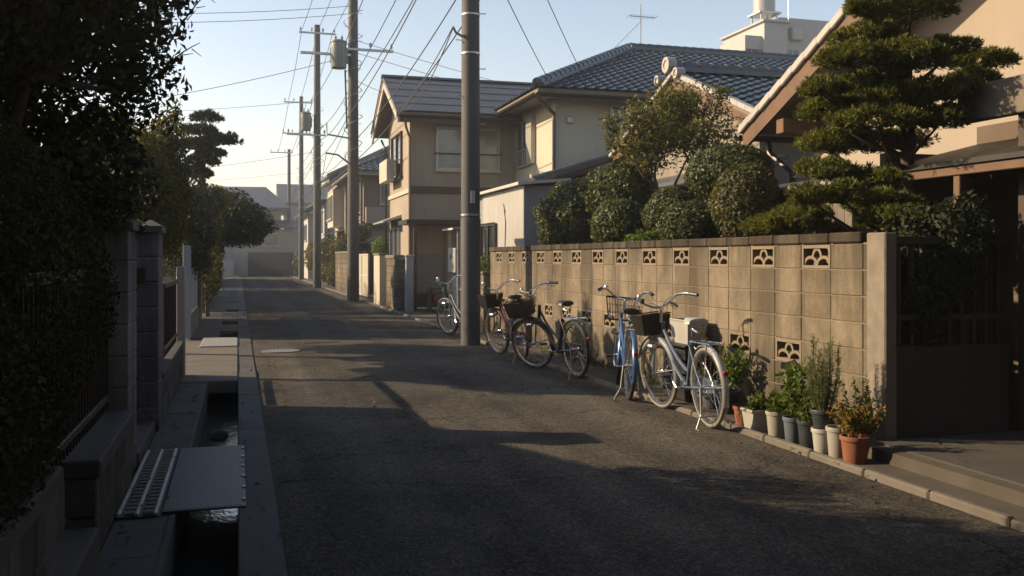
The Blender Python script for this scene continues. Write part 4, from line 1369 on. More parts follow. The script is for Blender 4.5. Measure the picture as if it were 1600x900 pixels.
part("mast", MB().tube([(38.7, 60, 18.7), (38.7, 60, 22)], 0.03, 5), GALV, t)

# ------------------------------------------------------------------ bicycles
PAINT = {}


def paint(nm, col):
    if nm not in PAINT:
        PAINT[nm] = M("paint_" + nm, col, 0.32, 0.25, var=0.18, scale=9, bs=0.02, coat=0.35)
    return PAINT[nm]


def wheel(name, root, cx, X, rim_mat, tyre_mat):
    R = 0.335
    m = MB().lathe([(R - 0.052, -0.013), (R - 0.03, -0.015), (R - 0.028, 0.0), (R - 0.03, 0.015), (R - 0.052, 0.013), (R - 0.056, 0)], 40, (0, 0, 0), 'y', close=True)
    w = part(name, m.xf(X @ Matrix.Translation((cx, 0, R))), rim_mat, root, True)
    ty = []
    for k in range(8):
        a = 2 * math.pi * k / 8
        ty.append((R - 0.018 + 0.018 * math.cos(a), 0.019 * math.sin(a)))
    part("tyre", MB().lathe(ty, 40, (0, 0, 0), 'y', close=True).xf(X @ Matrix.Translation((cx, 0, R))), tyre_mat, w, True)
    sp = MB()
    for k in range(28):
        a = 2 * math.pi * k / 28
        b = a + (0.5 if k % 4 < 2 else -0.5)
        y = 0.03 if k % 2 else -0.03
        sp.tube([(0.022 * math.cos(b), y, 0.022 * math.sin(b)), ((R - 0.05) * math.cos(a), 0, (R - 0.05) * math.sin(a))], 0.0017, 3)
    part("spokes", sp.xf(X @ Matrix.Translation((cx, 0, R))), CHROME, w)
    part("hub", MB().lathe([(0.006, -0.075), (0.012, -0.06), (0.026, -0.035), (0.018, -0.03), (0.018, 0.03), (0.026, 0.035), (0.012, 0.06), (0.006, 0.075)], 10, (0, 0, 0), 'y').xf(X @ Matrix.Translation((cx, 0, R))), CHROME, w, True)
    return w


def mudguard(name, root, cx, X, a0, a1, mat):
    m = MB()
    R = 0.352
    n = 22
    prof = [(-0.026, -0.008), (-0.016, 0.004), (0, 0.008), (0.016, 0.004), (0.026, -0.008)]
    vs = []
    for i in range(n + 1):
        a = rad(a0 + (a1 - a0) * i / n)
        for (y, h) in prof:
            vs.append(((R + h) * math.cos(a), y, (R + h) * math.sin(a)))
    k = len(prof)
    m.add(vs, [(i * k + j, i * k + j + 1, (i + 1) * k + j + 1, (i + 1) * k + j) for i in range(n) for j in range(k - 1)])
    # stays
    am = rad(a0 + (a1 - a0) * (0.85 if a1 > 150 else 0.15))
    for y in (-0.03, 0.03):
        m.tube([(0, y * 1.6, 0), ((R) * math.cos(am), y * 0.8, R * math.sin(am))], 0.003, 4)
    return part(name, m.xf(X @ Matrix.Translation((cx, 0, 0.335))), mat, root, True)


def wire_basket(root, X, mat, x0=0.50, w=0.19, d=0.27, z0=0.74, z1=0.96, solid=False):
    """tapered wire basket with its mesh"""
    b = MB()

    def ringpts(f):
        ww = w * (0.80 + 0.20 * f)
        xa, xb = x0 + 0.035 * (1 - f), x0 + d * (0.86 + 0.14 * f)
        z = z0 + (z1 - z0) * f
        return [(xa, -ww, z), (xb, -ww, z), (xb, ww, z), (xa, ww, z)]
    for f, rr in ((0, 0.004), (0.33, 0.0022), (0.66, 0.0022), (1.0, 0.006)):
        b.tube(ringpts(f), rr, 5, closed=True)
    lo, hi = ringpts(0), ringpts(1)
    for e in range(4):
        n = 13 if e % 2 else 10
        for k in range(n):
            f = k / n
            p = Vector(lo[e]).lerp(Vector(lo[(e + 1) % 4]), f)
            q = Vector(hi[e]).lerp(Vector(hi[(e + 1) % 4]), f)
            b.tube([p, q], 0.0022, 4)
    for k in range(1, 8):
        f = k / 8
        b.tube([Vector(lo[0]).lerp(Vector(lo[1]), f), Vector(lo[3]).lerp(Vector(lo[2]), f)], 0.0022, 4)
    ob = part("basket", b.xf(X), mat, root)
    if solid:
        s = MB()
        a0, a1 = ringpts(0.02), ringpts(0.94)
        inn = [tuple(Vector(p)) for p in a0] + [tuple(Vector(p)) for p in a1]
        s.add(inn, [(3, 2, 1, 0), (0, 1, 5, 4), (1, 2, 6, 5), (2, 3, 7, 6), (3, 0, 4, 7)])
        part("liner", s.xf(X), BLACKP, ob)
    else:
        part("base_plate", MB().box(x0 + 0.04, -w * 0.78, z0 - 0.004, x0 + d * 0.84, w * 0.78, z0 - 0.001).xf(X), mat, ob)
    return ob


def bicycle(label, rear, yaw_deg, lean, steer, frame_c, basket=None, saddle_m=None, guard=None, tyre_m=None, rack=True, rim=None):
    """utility bicycle, local frame: +x forward, rear axle over the origin"""
    t = thing("bicycle", label, "bicycle", (rear[0], rear[1], rear[2] if len(rear) > 2 else 0.006), "bicycles parked along the block wall", world=False, rot=(lean, 0, rad(yaw_deg)))
    I = Matrix.Identity(4)
    fx = 1.06
    hx, hz = 0.93, 0.80                            # head tube top
    S = Matrix.Translation((hx + 0.045, 0, 0)) @ Matrix.Rotation(steer, 4, Vector((-0.3, 0, 1)).normalized()) @ Matrix.Translation((-(hx + 0.045), 0, 0))
    guard = guard or CHROME
    rim = rim or CHROME
    tyre_m = tyre_m or RUBBER
    saddle_m = saddle_m or BLACKP
    bb = (0.44, 0, 0.28)
    f = MB()
    f.tube([bb, (0.30, 0, 0.70)], 0.017, 8)                                                        # seat tube
    f.tube([(0.27, 0, 0.74), (0.255, 0, 0.83)], 0.012, 8)                                          # seat post
    f.tube([(hx, 0, hz + 0.02), (hx + 0.045, 0, hz - 0.17)], 0.021, 8)                             # head tube
    f.tube(curved((hx + 0.012, 0, hz - 0.04), (0.405, 0, 0.42), (0, 0, -0.05)), 0.016, 8)          # upper tube
    f.tube(curved((hx + 0.038, 0, hz - 0.14), bb, (0, 0, -0.035)), 0.018, 8)                       # down tube
    for y in (-0.055, 0.055):
        f.tube([(bb[0], y * 0.5, bb[2]), (0.2, y, 0.31), (0, y, 0.335)], 0.009, 6)
        f.tube([(0.31, y * 0.35, 0.66), (0.1, y, 0.45), (0, y, 0.335)], 0.008, 6)
    f.lathe([(0.024, -0.04), (0.024, 0.04)], 12, bb, 'y')
    part("frame", f, frame_c, t, True)
    fk = MB()
    fk.tube([(hx + 0.05, 0, hz - 0.18), (hx + 0.056, 0, hz - 0.205)], 0.02, 8)
    for y in (-0.055, 0.055):
        fk.tube([(hx + 0.052, y * 0.4, hz - 0.2), (hx + 0.062, y, hz - 0.23), (hx + 0.085, y, 0.48), (fx, y, 0.335)], 0.011, 6)
    part("fork", fk.xf(S), frame_c, t, True)
    wheel("front_wheel", t, fx, S, rim, tyre_m)
    wheel("rear_wheel", t, 0.0, I, rim, tyre_m)
    mudguard("front_mudguard", t, fx, S, 28, 195, guard)
    mudguard("rear_mudguard", t, 0.0, I, -8, 175, guard) if False else mudguard("rear_mudguard", t, 0.0, I, 20, 200, guard)
    h = MB()
    h.tube([(hx - 0.002, 0, hz + 0.02), (hx - 0.03, 0, hz + 0.13), (hx - 0.02, 0, hz + 0.16)], 0.013, 8)
    pts = []
    for s in (-1, 1):
        pp = [(hx - 0.02, 0, hz + 0.16), (hx + 0.005, s * 0.06, hz + 0.165), (hx + 0.03, s * 0.13, hz + 0.20), (hx + 0.01, s * 0.20, hz + 0.255), (hx - 0.06, s * 0.255, hz + 0.265), (hx - 0.20, s * 0.285, hz + 0.25)]
        h.tube(pp, 0.011, 8)
    hb = part("handlebar", h.xf(S), CHROME, t, True)
    for s in (-1, 1):
        part("grip", MB().tube([(hx - 0.10, s * 0.265, hz + 0.262), (hx - 0.215, s * 0.288, hz + 0.248)], 0.017, 8).xf(S), BLACKP, hb, True)
        part("brake_lever", MB().tube([(hx - 0.055, s * 0.25, hz + 0.262), (hx - 0.06, s * 0.27, hz + 0.235), (hx - 0.16, s * 0.30, hz + 0.205)], 0.006, 5).xf(S), CHROME, hb)
        part("brake_cable", MB().tube(curved((hx - 0.05, s * 0.25, hz + 0.262), (hx + 0.03, s * 0.02, hz - 0.1), (0.16, 0, 0.09), 8), 0.0035, 4).xf(S), CABLE, hb)
    part("bell", MB().lathe([(0.026, 0), (0.026, 0.008), (0.018, 0.024), (0, 0.03)], 10, (hx - 0.03, 0.215, hz + 0.275)).xf(S), CHROME, hb, True)
    lamp = MB().lathe([(0, -0.05), (0.028, -0.045), (0.036, 0.0), (0.036, 0.02), (0, 0.022)], 12, (fx - 0.08, 0.09, 0.60), 'x').xf(S)
    part("front_lamp", lamp, CHROME, t, True)
    # saddle: wide at the back, narrow nose
    sd = MB()
    vs = []
    st = [(-0.13, 0.03, 0.0), (-0.12, 0.085, 0.012), (-0.07, 0.105, 0.018), (0.0, 0.075, 0.012), (0.07, 0.035, 0.010), (0.135, 0.022, 0.004), (0.145, 0.008, 0.0)]
    for (x, wd, up) in st:
        for k in range(9):
            a = math.pi * k / 8
            vs.append((0.255 + x, wd * math.cos(a), 0.845 + up + 0.045 * math.sin(a) ** 0.7))
        for k in range(3):
            vs.append((0.255 + x, wd * (-0.6 + 0.6 * k), 0.838 + up))
    n = 12
    fs = [(i * n + k, i * n + (k + 1) % n, (i + 1) * n + (k + 1) % n, (i + 1) * n + k) for i in range(len(st) - 1) for k in range(n)]
    fs += [tuple(range(n)), tuple((len(st) - 1) * n + k for k in range(n - 1, -1, -1))]
    sd.add(vs, fs)
    sdo = part("saddle", sd, saddle_m, t, True)
    spn = MB()
    for y in (-0.05, 0.05):
        pts = [(0.17 + 0.018 * math.cos(k * 0.9), y + 0.018 * math.sin(k * 0.9), 0.78 + k * 0.0026) for k in range(26)]
        spn.tube(pts, 0.003, 4)
    spn.tube([(0.15, 0, 0.78), (0.28, 0, 0.80)], 0.012, 6)
    part("springs", spn, CHROME, sdo)
    if rack:
        r = MB()
        r.tube([(0.22, -0.05, 0.70), (-0.22, -0.065, 0.715), (-0.26, 0, 0.715), (-0.22, 0.065, 0.715), (0.22, 0.05, 0.70)], 0.006, 6)
        for x in (-0.15, -0.05, 0.05, 0.14):
            r.tube([(x, -0.064, 0.712), (x, 0.064, 0.712)], 0.004, 5)
        for y in (-0.06, 0.06):
            r.tube([(-0.16, y, 0.713), (-0.02, y * 1.1, 0.345)], 0.005, 5)
        part("rear_rack", r, CHROME, t)
    refl = MB().lathe([(0, -0.016), (0.021, -0.013), (0.024, 0.0), (0.024, 0.012), (0, 0.014)], 12, (-0.352, 0, 0.49), 'x')
    part("reflector", refl, M("red_reflector", (0.32, 0.012, 0.012), 0.2, var=0.1, bs=0.05), t, True)
    cg = MB()
    pr = []
    for k in range(9):
        a = rad(90 + 22.5 * k)
        pr.append((0.0 + 0.05 * math.cos(a), 0.335 + 0.05 * math.sin(a)))
    for k in range(9):
        a = rad(-90 + 22.5 * k)
        pr.append((0.44 + 0.105 * math.cos(a), 0.28 + 0.105 * math.sin(a)))
    cg.prism([(x, -0.062, z) for x, z in pr], (0, -0.022, 0))
    part("chain_case", cg, frame_c if guard is not CHROME else CHROME, t)
    ck = MB()
    ck.tube([(0.44, -0.1, 0.28), (0.44, 0.1, 0.28)], 0.009, 6)
    ck.tube([(0.44, -0.10, 0.28), (0.30, -0.105, 0.19)], 0.009, 6)
    ck.tube([(0.44, 0.10, 0.28), (0.58, 0.105, 0.37)], 0.009, 6)
    cr = part("crank", ck, CHROME, t)
    for (x, y, z) in ((0.30, -0.15, 0.19), (0.58, 0.15, 0.37)):
        part("pedal", MB().cbox(x - 0.045, y - 0.04, z - 0.012, x + 0.045, y + 0.04, z + 0.012, 0.004), BLACKP, cr)
    ks = MB()
    for s in (-1, 1):
        ks.tube([(0.0, s * 0.07, 0.335), (-0.04, s * 0.09, 0.12), (-0.07, s * 0.15, 0.008), (-0.13, s * 0.15, 0.004)], 0.008, 6)
    ks.tube([(-0.05, -0.11, 0.10), (-0.05, 0.11, 0.10)], 0.005, 5)
    part("kickstand", ks, M("worn_steel", (0.30, 0.30, 0.30), 0.5, 0.7, var=0.3, scale=12, bs=0.05), t)
    if basket == 'wire':
        wire_basket(t, S, DKMETAL, hx + 0.09, 0.21, 0.32, 0.72, 0.97)
    elif basket == 'black':
        wire_basket(t, S, BLACKP, hx + 0.075, 0.155, 0.23, 0.70, 0.89, True)
    elif basket == 'shallow':
        wire_basket(t, S, BLACKP, hx + 0.09, 0.18, 0.26, 0.70, 0.90, True)
    return t


SILVER = paint("silver", (0.50, 0.53, 0.56))
bicycle("silver-blue bicycle with white saddle, parked nearest by the flower pots", (3.78, 7.02), 86, rad(-3), rad(9), paint("light_blue", (0.13, 0.19, 0.29)), 'black', WHITEP, SILVER, M("grey_tyre", (0.26, 0.25, 0.235), 0.75, var=0.15, bs=0.1))
bicycle("blue bicycle with wide wire basket, standing against the wall next to the silver-blue one", (3.74, 8.62), 74, rad(3), rad(-8), paint("blue", (0.06, 0.16, 0.36)), 'wire', BLACKP, paint("blue", ()))
bicycle("black bicycle with black front basket and long shadow, middle of the row", (3.84, 10.36), 97, rad(-4), rad(28), paint("black", (0.02, 0.02, 0.022)), 'shallow', BLACKP, paint("black", ()))
bicycle("maroon bicycle in the shadow just in front of the thick pole", (3.72, 12.2), 90, rad(-3), rad(16), paint("maroon", (0.12, 0.025, 0.03)), 'black', BLACKP, paint("maroon", ()))
bicycle("pale green bicycle half hidden behind the thick pole", (3.88, 15.75), 97, rad(-3), rad(16), paint("pale_green", (0.16, 0.21, 0.20)), None, BLACKP, paint("pale_green", ()))

# ------------------------------------------------------------------ pots and pot plants along the wall
def pot(label, x, y, r, h, mat, rim=True, square=False, z=0.02, grp="flower pots in a row at the foot of the wall", name="flower_pot"):
    t = thing(name, label, "flower pot", (x, y, z), grp)
    nseg = 4 if square else 20
    m = MB()
    if square:
        a, b = r * 0.78, r
        def sq(q, zz): return [(x - q, y - q, zz), (x + q, y - q, zz), (x + q, y + q, zz), (x - q, y + q, zz)]
        lo, hi, inn, bot = sq(a, z), sq(b, z + h), sq(b - 0.012, z + h), sq(b - 0.018, z + h - 0.05)
        m.add(lo + hi + inn + bot, [(3, 2, 1, 0)] + [(i, (i + 1) % 4, 4 + (i + 1) % 4, 4 + i) for i in range(4)] + [(4 + i, 4 + (i + 1) % 4, 8 + (i + 1) % 4, 8 + i) for i in range(4)] + [(8 + i, 8 + (i + 1) % 4, 12 + (i + 1) % 4, 12 + i) for i in range(4)])
        part("body", m, mat, t)
        rm = MB()
        for (x0, y0, x1, y1) in ((x - b - .008, y - b - .008, x + b + .008, y - b + .006), (x - b - .008, y + b - .006, x + b + .008, y + b + .008), (x - b - .008, y - b + .006, x - b + .006, y + b - .006), (x + b - .006, y - b + .006, x + b + .008, y + b - .006)):
            rm.cbox(x0, y0, z + h - 0.02, x1, y1, z + h + 0.004, 0.003)
        part("rim", rm, mat, t)
        part("soil", MB().box(x - b + .02, y - b + .02, z + h - 0.045, x + b - .02, y + b - .02, z + h - 0.03), SOIL, t)
        return t
    m.lathe([(0, 0), (r * 0.74, 0), (r * 0.76, 0.006), (r * 0.97, h), (r * 0.89, h), (r * 0.86, h - 0.05)], nseg, (x, y, z))
    part("body", m, mat, t, True)
    part("rim", MB().lathe([(r * 0.955, h - 0.028), (r * 1.03, h - 0.026), (r * 1.05, h - 0.004), (r * 1.03, h + 0.003), (r * 0.90, h + 0.003), (r * 0.90, h - 0.02)], nseg, (x, y, z), close=True), mat, t, True)
    part("soil", MB().lathe([(0, h - 0.03), (r * 0.885, h - 0.034), (r * 0.885, h - 0.04), (0, h - 0.04)], nseg, (x, y, z)), SOIL, t)
    return t


def plant(label, x, y, z, kind, h, w, mat, seed, name="pot_plant"):
    rng = np.random.default_rng(seed)
    t = thing(name, label, "plant", (x, y, z), "plants growing in the pots")
    st = MB()
    ch = []
    if kind == 'rosemary':
        for k in range(26):
            a, rr = rng.uniform(0, 6.28), w * rng.uniform(0.05, 0.55)
            hh = h * rng.uniform(0.5, 1.0)
            b = Vector((x + 0.3 * rr * math.cos(a), y + 0.3 * rr * math.sin(a), z))
            e = Vector((x + rr * math.cos(a), y + rr * math.sin(a), z + hh))
            pts = curved(b, e, (0.03 * math.cos(a), 0.03 * math.sin(a), 0), 5)
            st.tube(pts, 0.004, 5, r1=0.002)
            n = int(150 * hh / 0.5)
            f = rng.uniform(0.12, 1.02, n)
            base = np.array(b)[None] * (1 - f[:, None]) + np.array(e)[None] * f[:, None] + np.outer(np.sin(np.pi * np.clip(f, 0, 1)), [0.03 * math.cos(a), 0.03 * math.sin(a), 0])
            d = unit(rng.normal(size=(n, 3)) * [1, 1, 0.25] + [0, 0, 0.75])
            sz = rng.uniform(0.022, 0.036, n)
            ch.append(leaf_verts(base + d * sz[:, None] * 0.5, rng.normal(size=(n, 3)), sz, sz * 0.16, d, rng))
    else:
        for k in range(9 if kind == 'leafy' else 14):
            a, rr = rng.uniform(0, 6.28), w * rng.uniform(0.15, 1.0)
            hh = h * rng.uniform(0.45, 1.0)
            b = Vector((x + 0.15 * rr * math.cos(a), y + 0.15 * rr * math.sin(a), z))
            e = Vector((x + rr * math.cos(a), y + rr * math.sin(a), z + hh))
            pts = curved(b, e, (0, 0, 0.03), 4)
            st.tube(pts, 0.004, 5, r1=0.002)
            n = 34 if kind == 'leafy' else 70
            f = rng.uniform(0.35, 1.05, n)
            base = np.array(b)[None] * (1 - f[:, None]) + np.array(e)[None] * f[:, None]
            d = unit(rng.normal(size=(n, 3)) + [0, 0, 0.3])
            sz = rng.uniform(0.035, 0.065, n) if kind == 'leafy' else rng.uniform(0.02, 0.035, n)
            ch.append(leaf_verts(base + d * sz[:, None] * 0.8, rng.normal(size=(n, 3)) + [0, 0, 0.8], sz, sz * 0.55, d, rng))
    part("stems", st, M("green_stem", (0.07, 0.075, 0.03), 0.7), t)
    crown("leaves", ch, mat, t)
    return t


CREAMP = M("cream_plastic", (0.38, 0.365, 0.33), 0.5, var=0.12, bs=0.03)
BLUEP = M("slate_blue_plastic", (0.12, 0.15, 0.19), 0.5, var=0.12, bs=0.03)
DKP = M("dark_slate_plastic", (0.035, 0.042, 0.05), 0.5, var=0.12, bs=0.03)
pot("small orange terracotta pot nearest the silver-blue bicycle", 4.07, 6.98, 0.085, 0.16, TERRA)
pot("white square planter second in the pot row", 4.06, 6.74, 0.095, 0.17, WHITEP, square=True)
pot("pale cream pot beside the white square planter", 4.05, 6.44, 0.085, 0.20, CREAMP)
pot("slate blue pot in the middle of the row", 4.05, 6.21, 0.080, 0.19, BLUEP)
pot("dark slate pot next to the slate blue one", 4.05, 6.02, 0.082, 0.20, DKP)
pot("white pot carrying a dark pot with a tall rosemary", 4.05, 5.84, 0.080, 0.17, WHITEP)
pot("dark pot stacked on the white pot, holding the rosemary", 4.055, 5.84, 0.092, 0.13, DKP, z=0.196)
pot("tall pale pot behind the big terracotta pot", 4.05, 5.665, 0.080, 0.21, CREAMP)
pot("large terracotta pot at the near end of the row with russet bush", 4.04, 5.46, 0.098, 0.185, TERRA)
pot("dark pot set back against the wall behind the pale cream pot", 4.32, 6.62, 0.10, 0.36, DKP)
plant("small bright seedling in the white square planter", 4.06, 6.74, 0.14, 'leafy', 0.15, 0.07, L_POT, 1)
plant("leggy green plant in the pale cream pot", 4.05, 6.44, 0.18, 'leafy', 0.16, 0.09, L_POT, 2)
plant("leafy plant in the slate blue pot", 4.06, 6.21, 0.17, 'leafy', 0.36, 0.15, L_POT, 3)
plant("leafy plant in the dark slate pot", 4.06, 6.02, 0.18, 'leafy', 0.26, 0.12, L_HERB, 4)
plant("tall rosemary rising from the stacked dark pot", 4.055, 5.84, 0.29, 'rosemary', 0.56, 0.26, L_HERB, 5)
plant("russet and yellow leaved bush in the large terracotta pot", 4.04, 5.46, 0.17, 'bushy', 0.25, 0.19, L_RED, 6)
plant("leafy plant in the dark pot against the wall", 4.32, 6.62, 0.34, 'leafy', 0.22, 0.12, L_POT, 7)
plant("dark trailing plant at the foot of the end pillar", 4.33, 5.78, 0.02, 'bushy', 0.55, 0.22, L_HERB, 8)
for k, (x, y, h, m, lb, mt, sd_) in enumerate(((4.26, 7.55, 0.20, DKP, "dark pot behind the rear wheel of the silver-blue bicycle", L_POT, 21), (4.24, 7.85, 0.22, BLUEP, "slate pot with yellow plant behind the silver-blue bicycle frame", L_YELLOW, 22), (4.26, 8.08, 0.20, TERRA, "terracotta pot behind the front wheel of the silver-blue bicycle", L_YELLOW, 23))):
    pot(lb, x, y, 0.10, h, m)
    plant(("green", "tall yellow", "trailing yellow")[k] + " plant in the pot behind the silver-blue bicycle", x, y, h, 'leafy', 0.42, 0.17, mt, sd_)
# white tub on a crate, behind the handlebar of the nearest bicycle
t = thing("crate", "dark plastic crate under the white tub by the wall", "crate", (4.3, 8.45, 0.02))
for (x0, y0, x1, y1) in ((4.16, 8.22, 4.18, 8.72), (4.44, 8.22, 4.46, 8.72), (4.18, 8.22, 4.44, 8.24), (4.18, 8.70, 4.44, 8.72)):
    for z in (0.02, 0.15, 0.28, 0.41):
        part("slat", MB().cbox(x0, y0, z + 0.01, x1, y1, z + 0.115, 0.004), BLACKP, t)
part("lid", MB().cbox(4.15, 8.21, 0.545, 4.47, 8.73, 0.57, 0.004), BLACKP, t)
t = thing("plastic_tub", "white plastic tub standing on the crate against the wall", "tub", (4.31, 8.45, 0.57))
m = MB()
def tubring(q, zz): return [(4.31 - 0.11 * q, 8.45 - 0.2 * q, zz), (4.31 + 0.11 * q, 8.45 - 0.2 * q, zz), (4.31 + 0.11 * q, 8.45 + 0.2 * q, zz), (4.31 - 0.11 * q, 8.45 + 0.2 * q, zz)]
rs_ = tubring(0.8, 0.572) + tubring(1.0, 0.80) + tubring(0.96, 0.80) + tubring(0.78, 0.58)
m.add(rs_, [(3, 2, 1, 0), (12, 13, 14, 15)] + [(b + i, b + (i + 1) % 4, b + 4 + (i + 1) % 4, b + 4 + i) for b in (0, 4, 8) for i in range(4)])
part("body", m, WHITEP, t)
part("rim", MB().tube(tubring(1.02, 0.803), 0.008, 6, closed=True), WHITEP, t)
# weeds along the foot of the wall
rng = np.random.default_rng(31)
ch = []
for k in range(60):
    y = rng.uniform(6.8, 16.5)
    n = 24
    p = np.array([4.44, y, 0.03]) + rng.normal(size=(n, 3)) * [0.05, 0.07, 0.03]
    p[:, 0] = np.minimum(p[:, 0], 4.485)
    p[:, 2] = np.abs(p[:, 2]) + 0.015
    d = unit(rng.normal(size=(n, 3)) * [0.7, 0.7, 0.4] + [-0.3, 0, 0.8])
    sz = rng.uniform(0.03, 0.08, n)
    ch.append(leaf_verts(p + d * sz[:, None] * .5, rng.normal(size=(n, 3)), sz, sz * 0.25, d, rng))
tag(crown("weeds", ch, L_HERB, None), "tufts of weeds along the foot of the block wall", "weeds", kind='stuff')

# ------------------------------------------------------------------ garden plants above the wall
PADS = [(5.2, 6.31, 3.43, 0.34, 0.1), (4.81, 6.29, 3.37, 0.16, 0.09), (4.94, 6.53, 3.21, 0.26, 0.09), (4.69, 6.38, 2.99, 0.24, 0.11), (5.09, 6.18, 2.98, 0.28, 0.1), (5.59, 6.34, 3.12, 0.2, 0.07), (6.19, 6.65, 3.11, 0.24, 0.08), (6.04, 6.59, 2.94, 0.18, 0.08), (5.15, 6.81, 2.83, 0.32, 0.13), (4.51, 6.49, 2.76, 0.14, 0.09), (4.72, 6.73, 2.64, 0.2, 0.12), (5.11, 6.37, 2.68, 0.25, 0.11), (5.33, 6.21, 2.72, 0.25, 0.11), (4.86, 6.28, 2.49, 0.27, 0.09), (5.38, 6.23, 2.51, 0.22, 0.1), (4.94, 7.03, 2.4, 0.22, 0.11), (5.34, 6.82, 2.39, 0.29, 0.11), (4.87, 6.94, 2.14, 0.2, 0.1), (5.33, 6.8, 2.07, 0.28, 0.11), (4.41, 6.5, 1.9, 0.16, 0.09), (4.72, 6.51, 1.92, 0.15, 0.1), (5.24, 6.66, 1.86, 0.3, 0.1), (5.37, 6.72, 1.71, 0.29, 0.08), (4.62, 7.06, 1.74, 0.2, 0.09), (4.82, 7.02, 1.63, 0.21, 0.09), (4.62, 7.45, 1.68, 0.20, 0.09), (4.95, 7.5, 1.80, 0.22, 0.10), (5.0, 6.2, 1.72, 0.22, 0.08)]
rng = np.random.default_rng(3)
t = thing("pruned_pine", "tall cloud-pruned garden tree with layered pads above the end of the block wall", "tree", (5.33, 6.52, 0.1))
tp = [(5.36, 6.52, 0.08), (5.34, 6.50, 0.9), (5.37, 6.53, 1.6), (5.31, 6.50, 2.1), (5.36, 6.54, 2.5), (5.29, 6.50, 2.95), (5.31, 6.52, 3.35)]
trunk = MB().tube(tp, [0.085, 0.075, 0.066, 0.058, 0.05, 0.04, 0.022], 9)
for (x, y, z, hw, hh) in PADS:
    zb = max(0.9, z - 0.16 - 0.35 * math.hypot(x - 5.33, y - 6.52))
    b = Vector((5.33, 6.51, min(zb, 3.2)))
    e = Vector((x, y, z - hh * 0.4))
    trunk.tube(curved(b, e, (0.03 * math.sin(9 * x), 0.04 * math.cos(7 * y), -0.05), 5), 0.028, 6, r1=0.008)
    for k in range(4):
        a = rng.uniform(0, 6.28)
        trunk.tube([e, e + Vector((hw * 0.7 * math.cos(a), hw * 0.7 * math.sin(a), hh * 0.3))], 0.008, 4, r1=0.003)
part("trunk", trunk, BARK, t, True)
for (x, y, z, hw, hh) in PADS:
    chunks = [pad((x, y, z), hw * 1.15, hh * 1.15, int(4000 * (hw / 0.25) ** 1.6), 0.054, rng, 0.17)]
    for k in range(3):
        a = rng.uniform(0, 6.28)
        q = rng.uniform(0.45, 0.95)
        chunks.append(pad((x + hw * q * math.cos(a), y + hw * q * math.sin(a), z + rng.uniform(-0.5, 0.5) * hh), hw * 0.5, hh * 0.8, 760, 0.052, rng, 0.17))
    crown("foliage_pad", chunks, L_PINE, t)


def shrub(label, c, r, seed, mat=None, n=7000, L=0.045, lump=0.035, name="clipped_shrub", stem=True, group="clipped shrubs behind the wall", gz=0.1, shell=0.12, core=0.9):
    rng = np.random.default_rng(seed)
    t = thing(name, label, "shrub", (c[0], c[1], gz), group)
    st = MB()
    if stem:
        for k in range(4):
            a = rng.uniform(0, 6.28)
            st.tube(curved((c[0] + 0.08 * math.cos(a), c[1] + 0.08 * math.sin(a), gz - 0.03), (c[0] + r[0] * 0.45 * math.cos(a), c[1] + r[1] * 0.45 * math.sin(a), c[2]), (0.04, 0.02, 0), 4), 0.024, 6, r1=0.01)
    part("stems", st, BARK, t)
    ph = rng.uniform(0, 6.28, 6)
    # dense twig mass inside
    tw = [blob(c, (r[0] * core, r[1] * core, r[2] * core), int(n * 0.4), L * 1.6, 0.6, 0.5, lump, 1.0, rng, ph=ph)]
    crown("foliage", [blob(c, r, n, L, 0.55, shell, lump, 0.9, rng, ph=ph), shoots(c, r, 40, L, rng, 7, 0.10)] + tw, mat or L_SHRUB, t)
    return t


shrub("clipped round shrub with small leaves, second from the annex along the coping", (5.15, 12.15, 1.84), (0.42, 0.46, 0.42), 41, n=9000, L=0.05)
shrub("round clipped ball shrub in the middle above the wall, behind another ball", (5.40, 11.05, 1.93), (0.38, 0.42, 0.40), 42, n=8000)
shrub("nearer round clipped ball overhanging the coping", (5.08, 9.98, 1.75), (0.34, 0.38, 0.34), 43, n=7000, L=0.042)
shrub("wide clipped dome shrub standing higher, in front of the low tiled house", (6.05, 10.75, 2.50), (0.55, 0.62, 0.38), 44, n=9000, L=0.045)
shrub("tall rounded shrub with reddish tips beside the garden shed", (5.55, 9.45, 2.0), (0.40, 0.42, 0.50), 45, leafmat("reddish_shrub_leaf", (0.04, 0.052, 0.016), (0.095, 0.10, 0.03), 0.3, 0.38, (0.20, 0.12, 0.05)), n=8500, L=0.048)
shrub("large loose evergreen shrub at the far left of the garden, lower mass", (5.35, 14.55, 2.02), (0.62, 0.75, 0.66), 46, n=11000, L=0.06, lump=0.14)
shrub("upper loose evergreen shrub mass behind the far left garden shrub", (5.65, 13.35, 2.42), (0.48, 0.55, 0.48), 47, L_SHRUB, n=7000, L=0.055, lump=0.15)
shrub("small dark shrub filling below the dome shrub", (5.75, 10.4, 1.85), (0.35, 0.38, 0.38), 48, L_DARK, n=5000, L=0.05)
shrub("dark low shrub in the shade between ball shrubs and tree", (5.9, 11.9, 1.6), (0.5, 0.6, 0.45), 49, L_DARK, n=6000, L=0.055)
shrub("low green tuft spilling over the coping under the ball shrubs", (4.80, 10.6, 1.60), (0.20, 0.28, 0.12), 50, L_POT, n=1200, L=0.05, lump=0.2, stem=True)

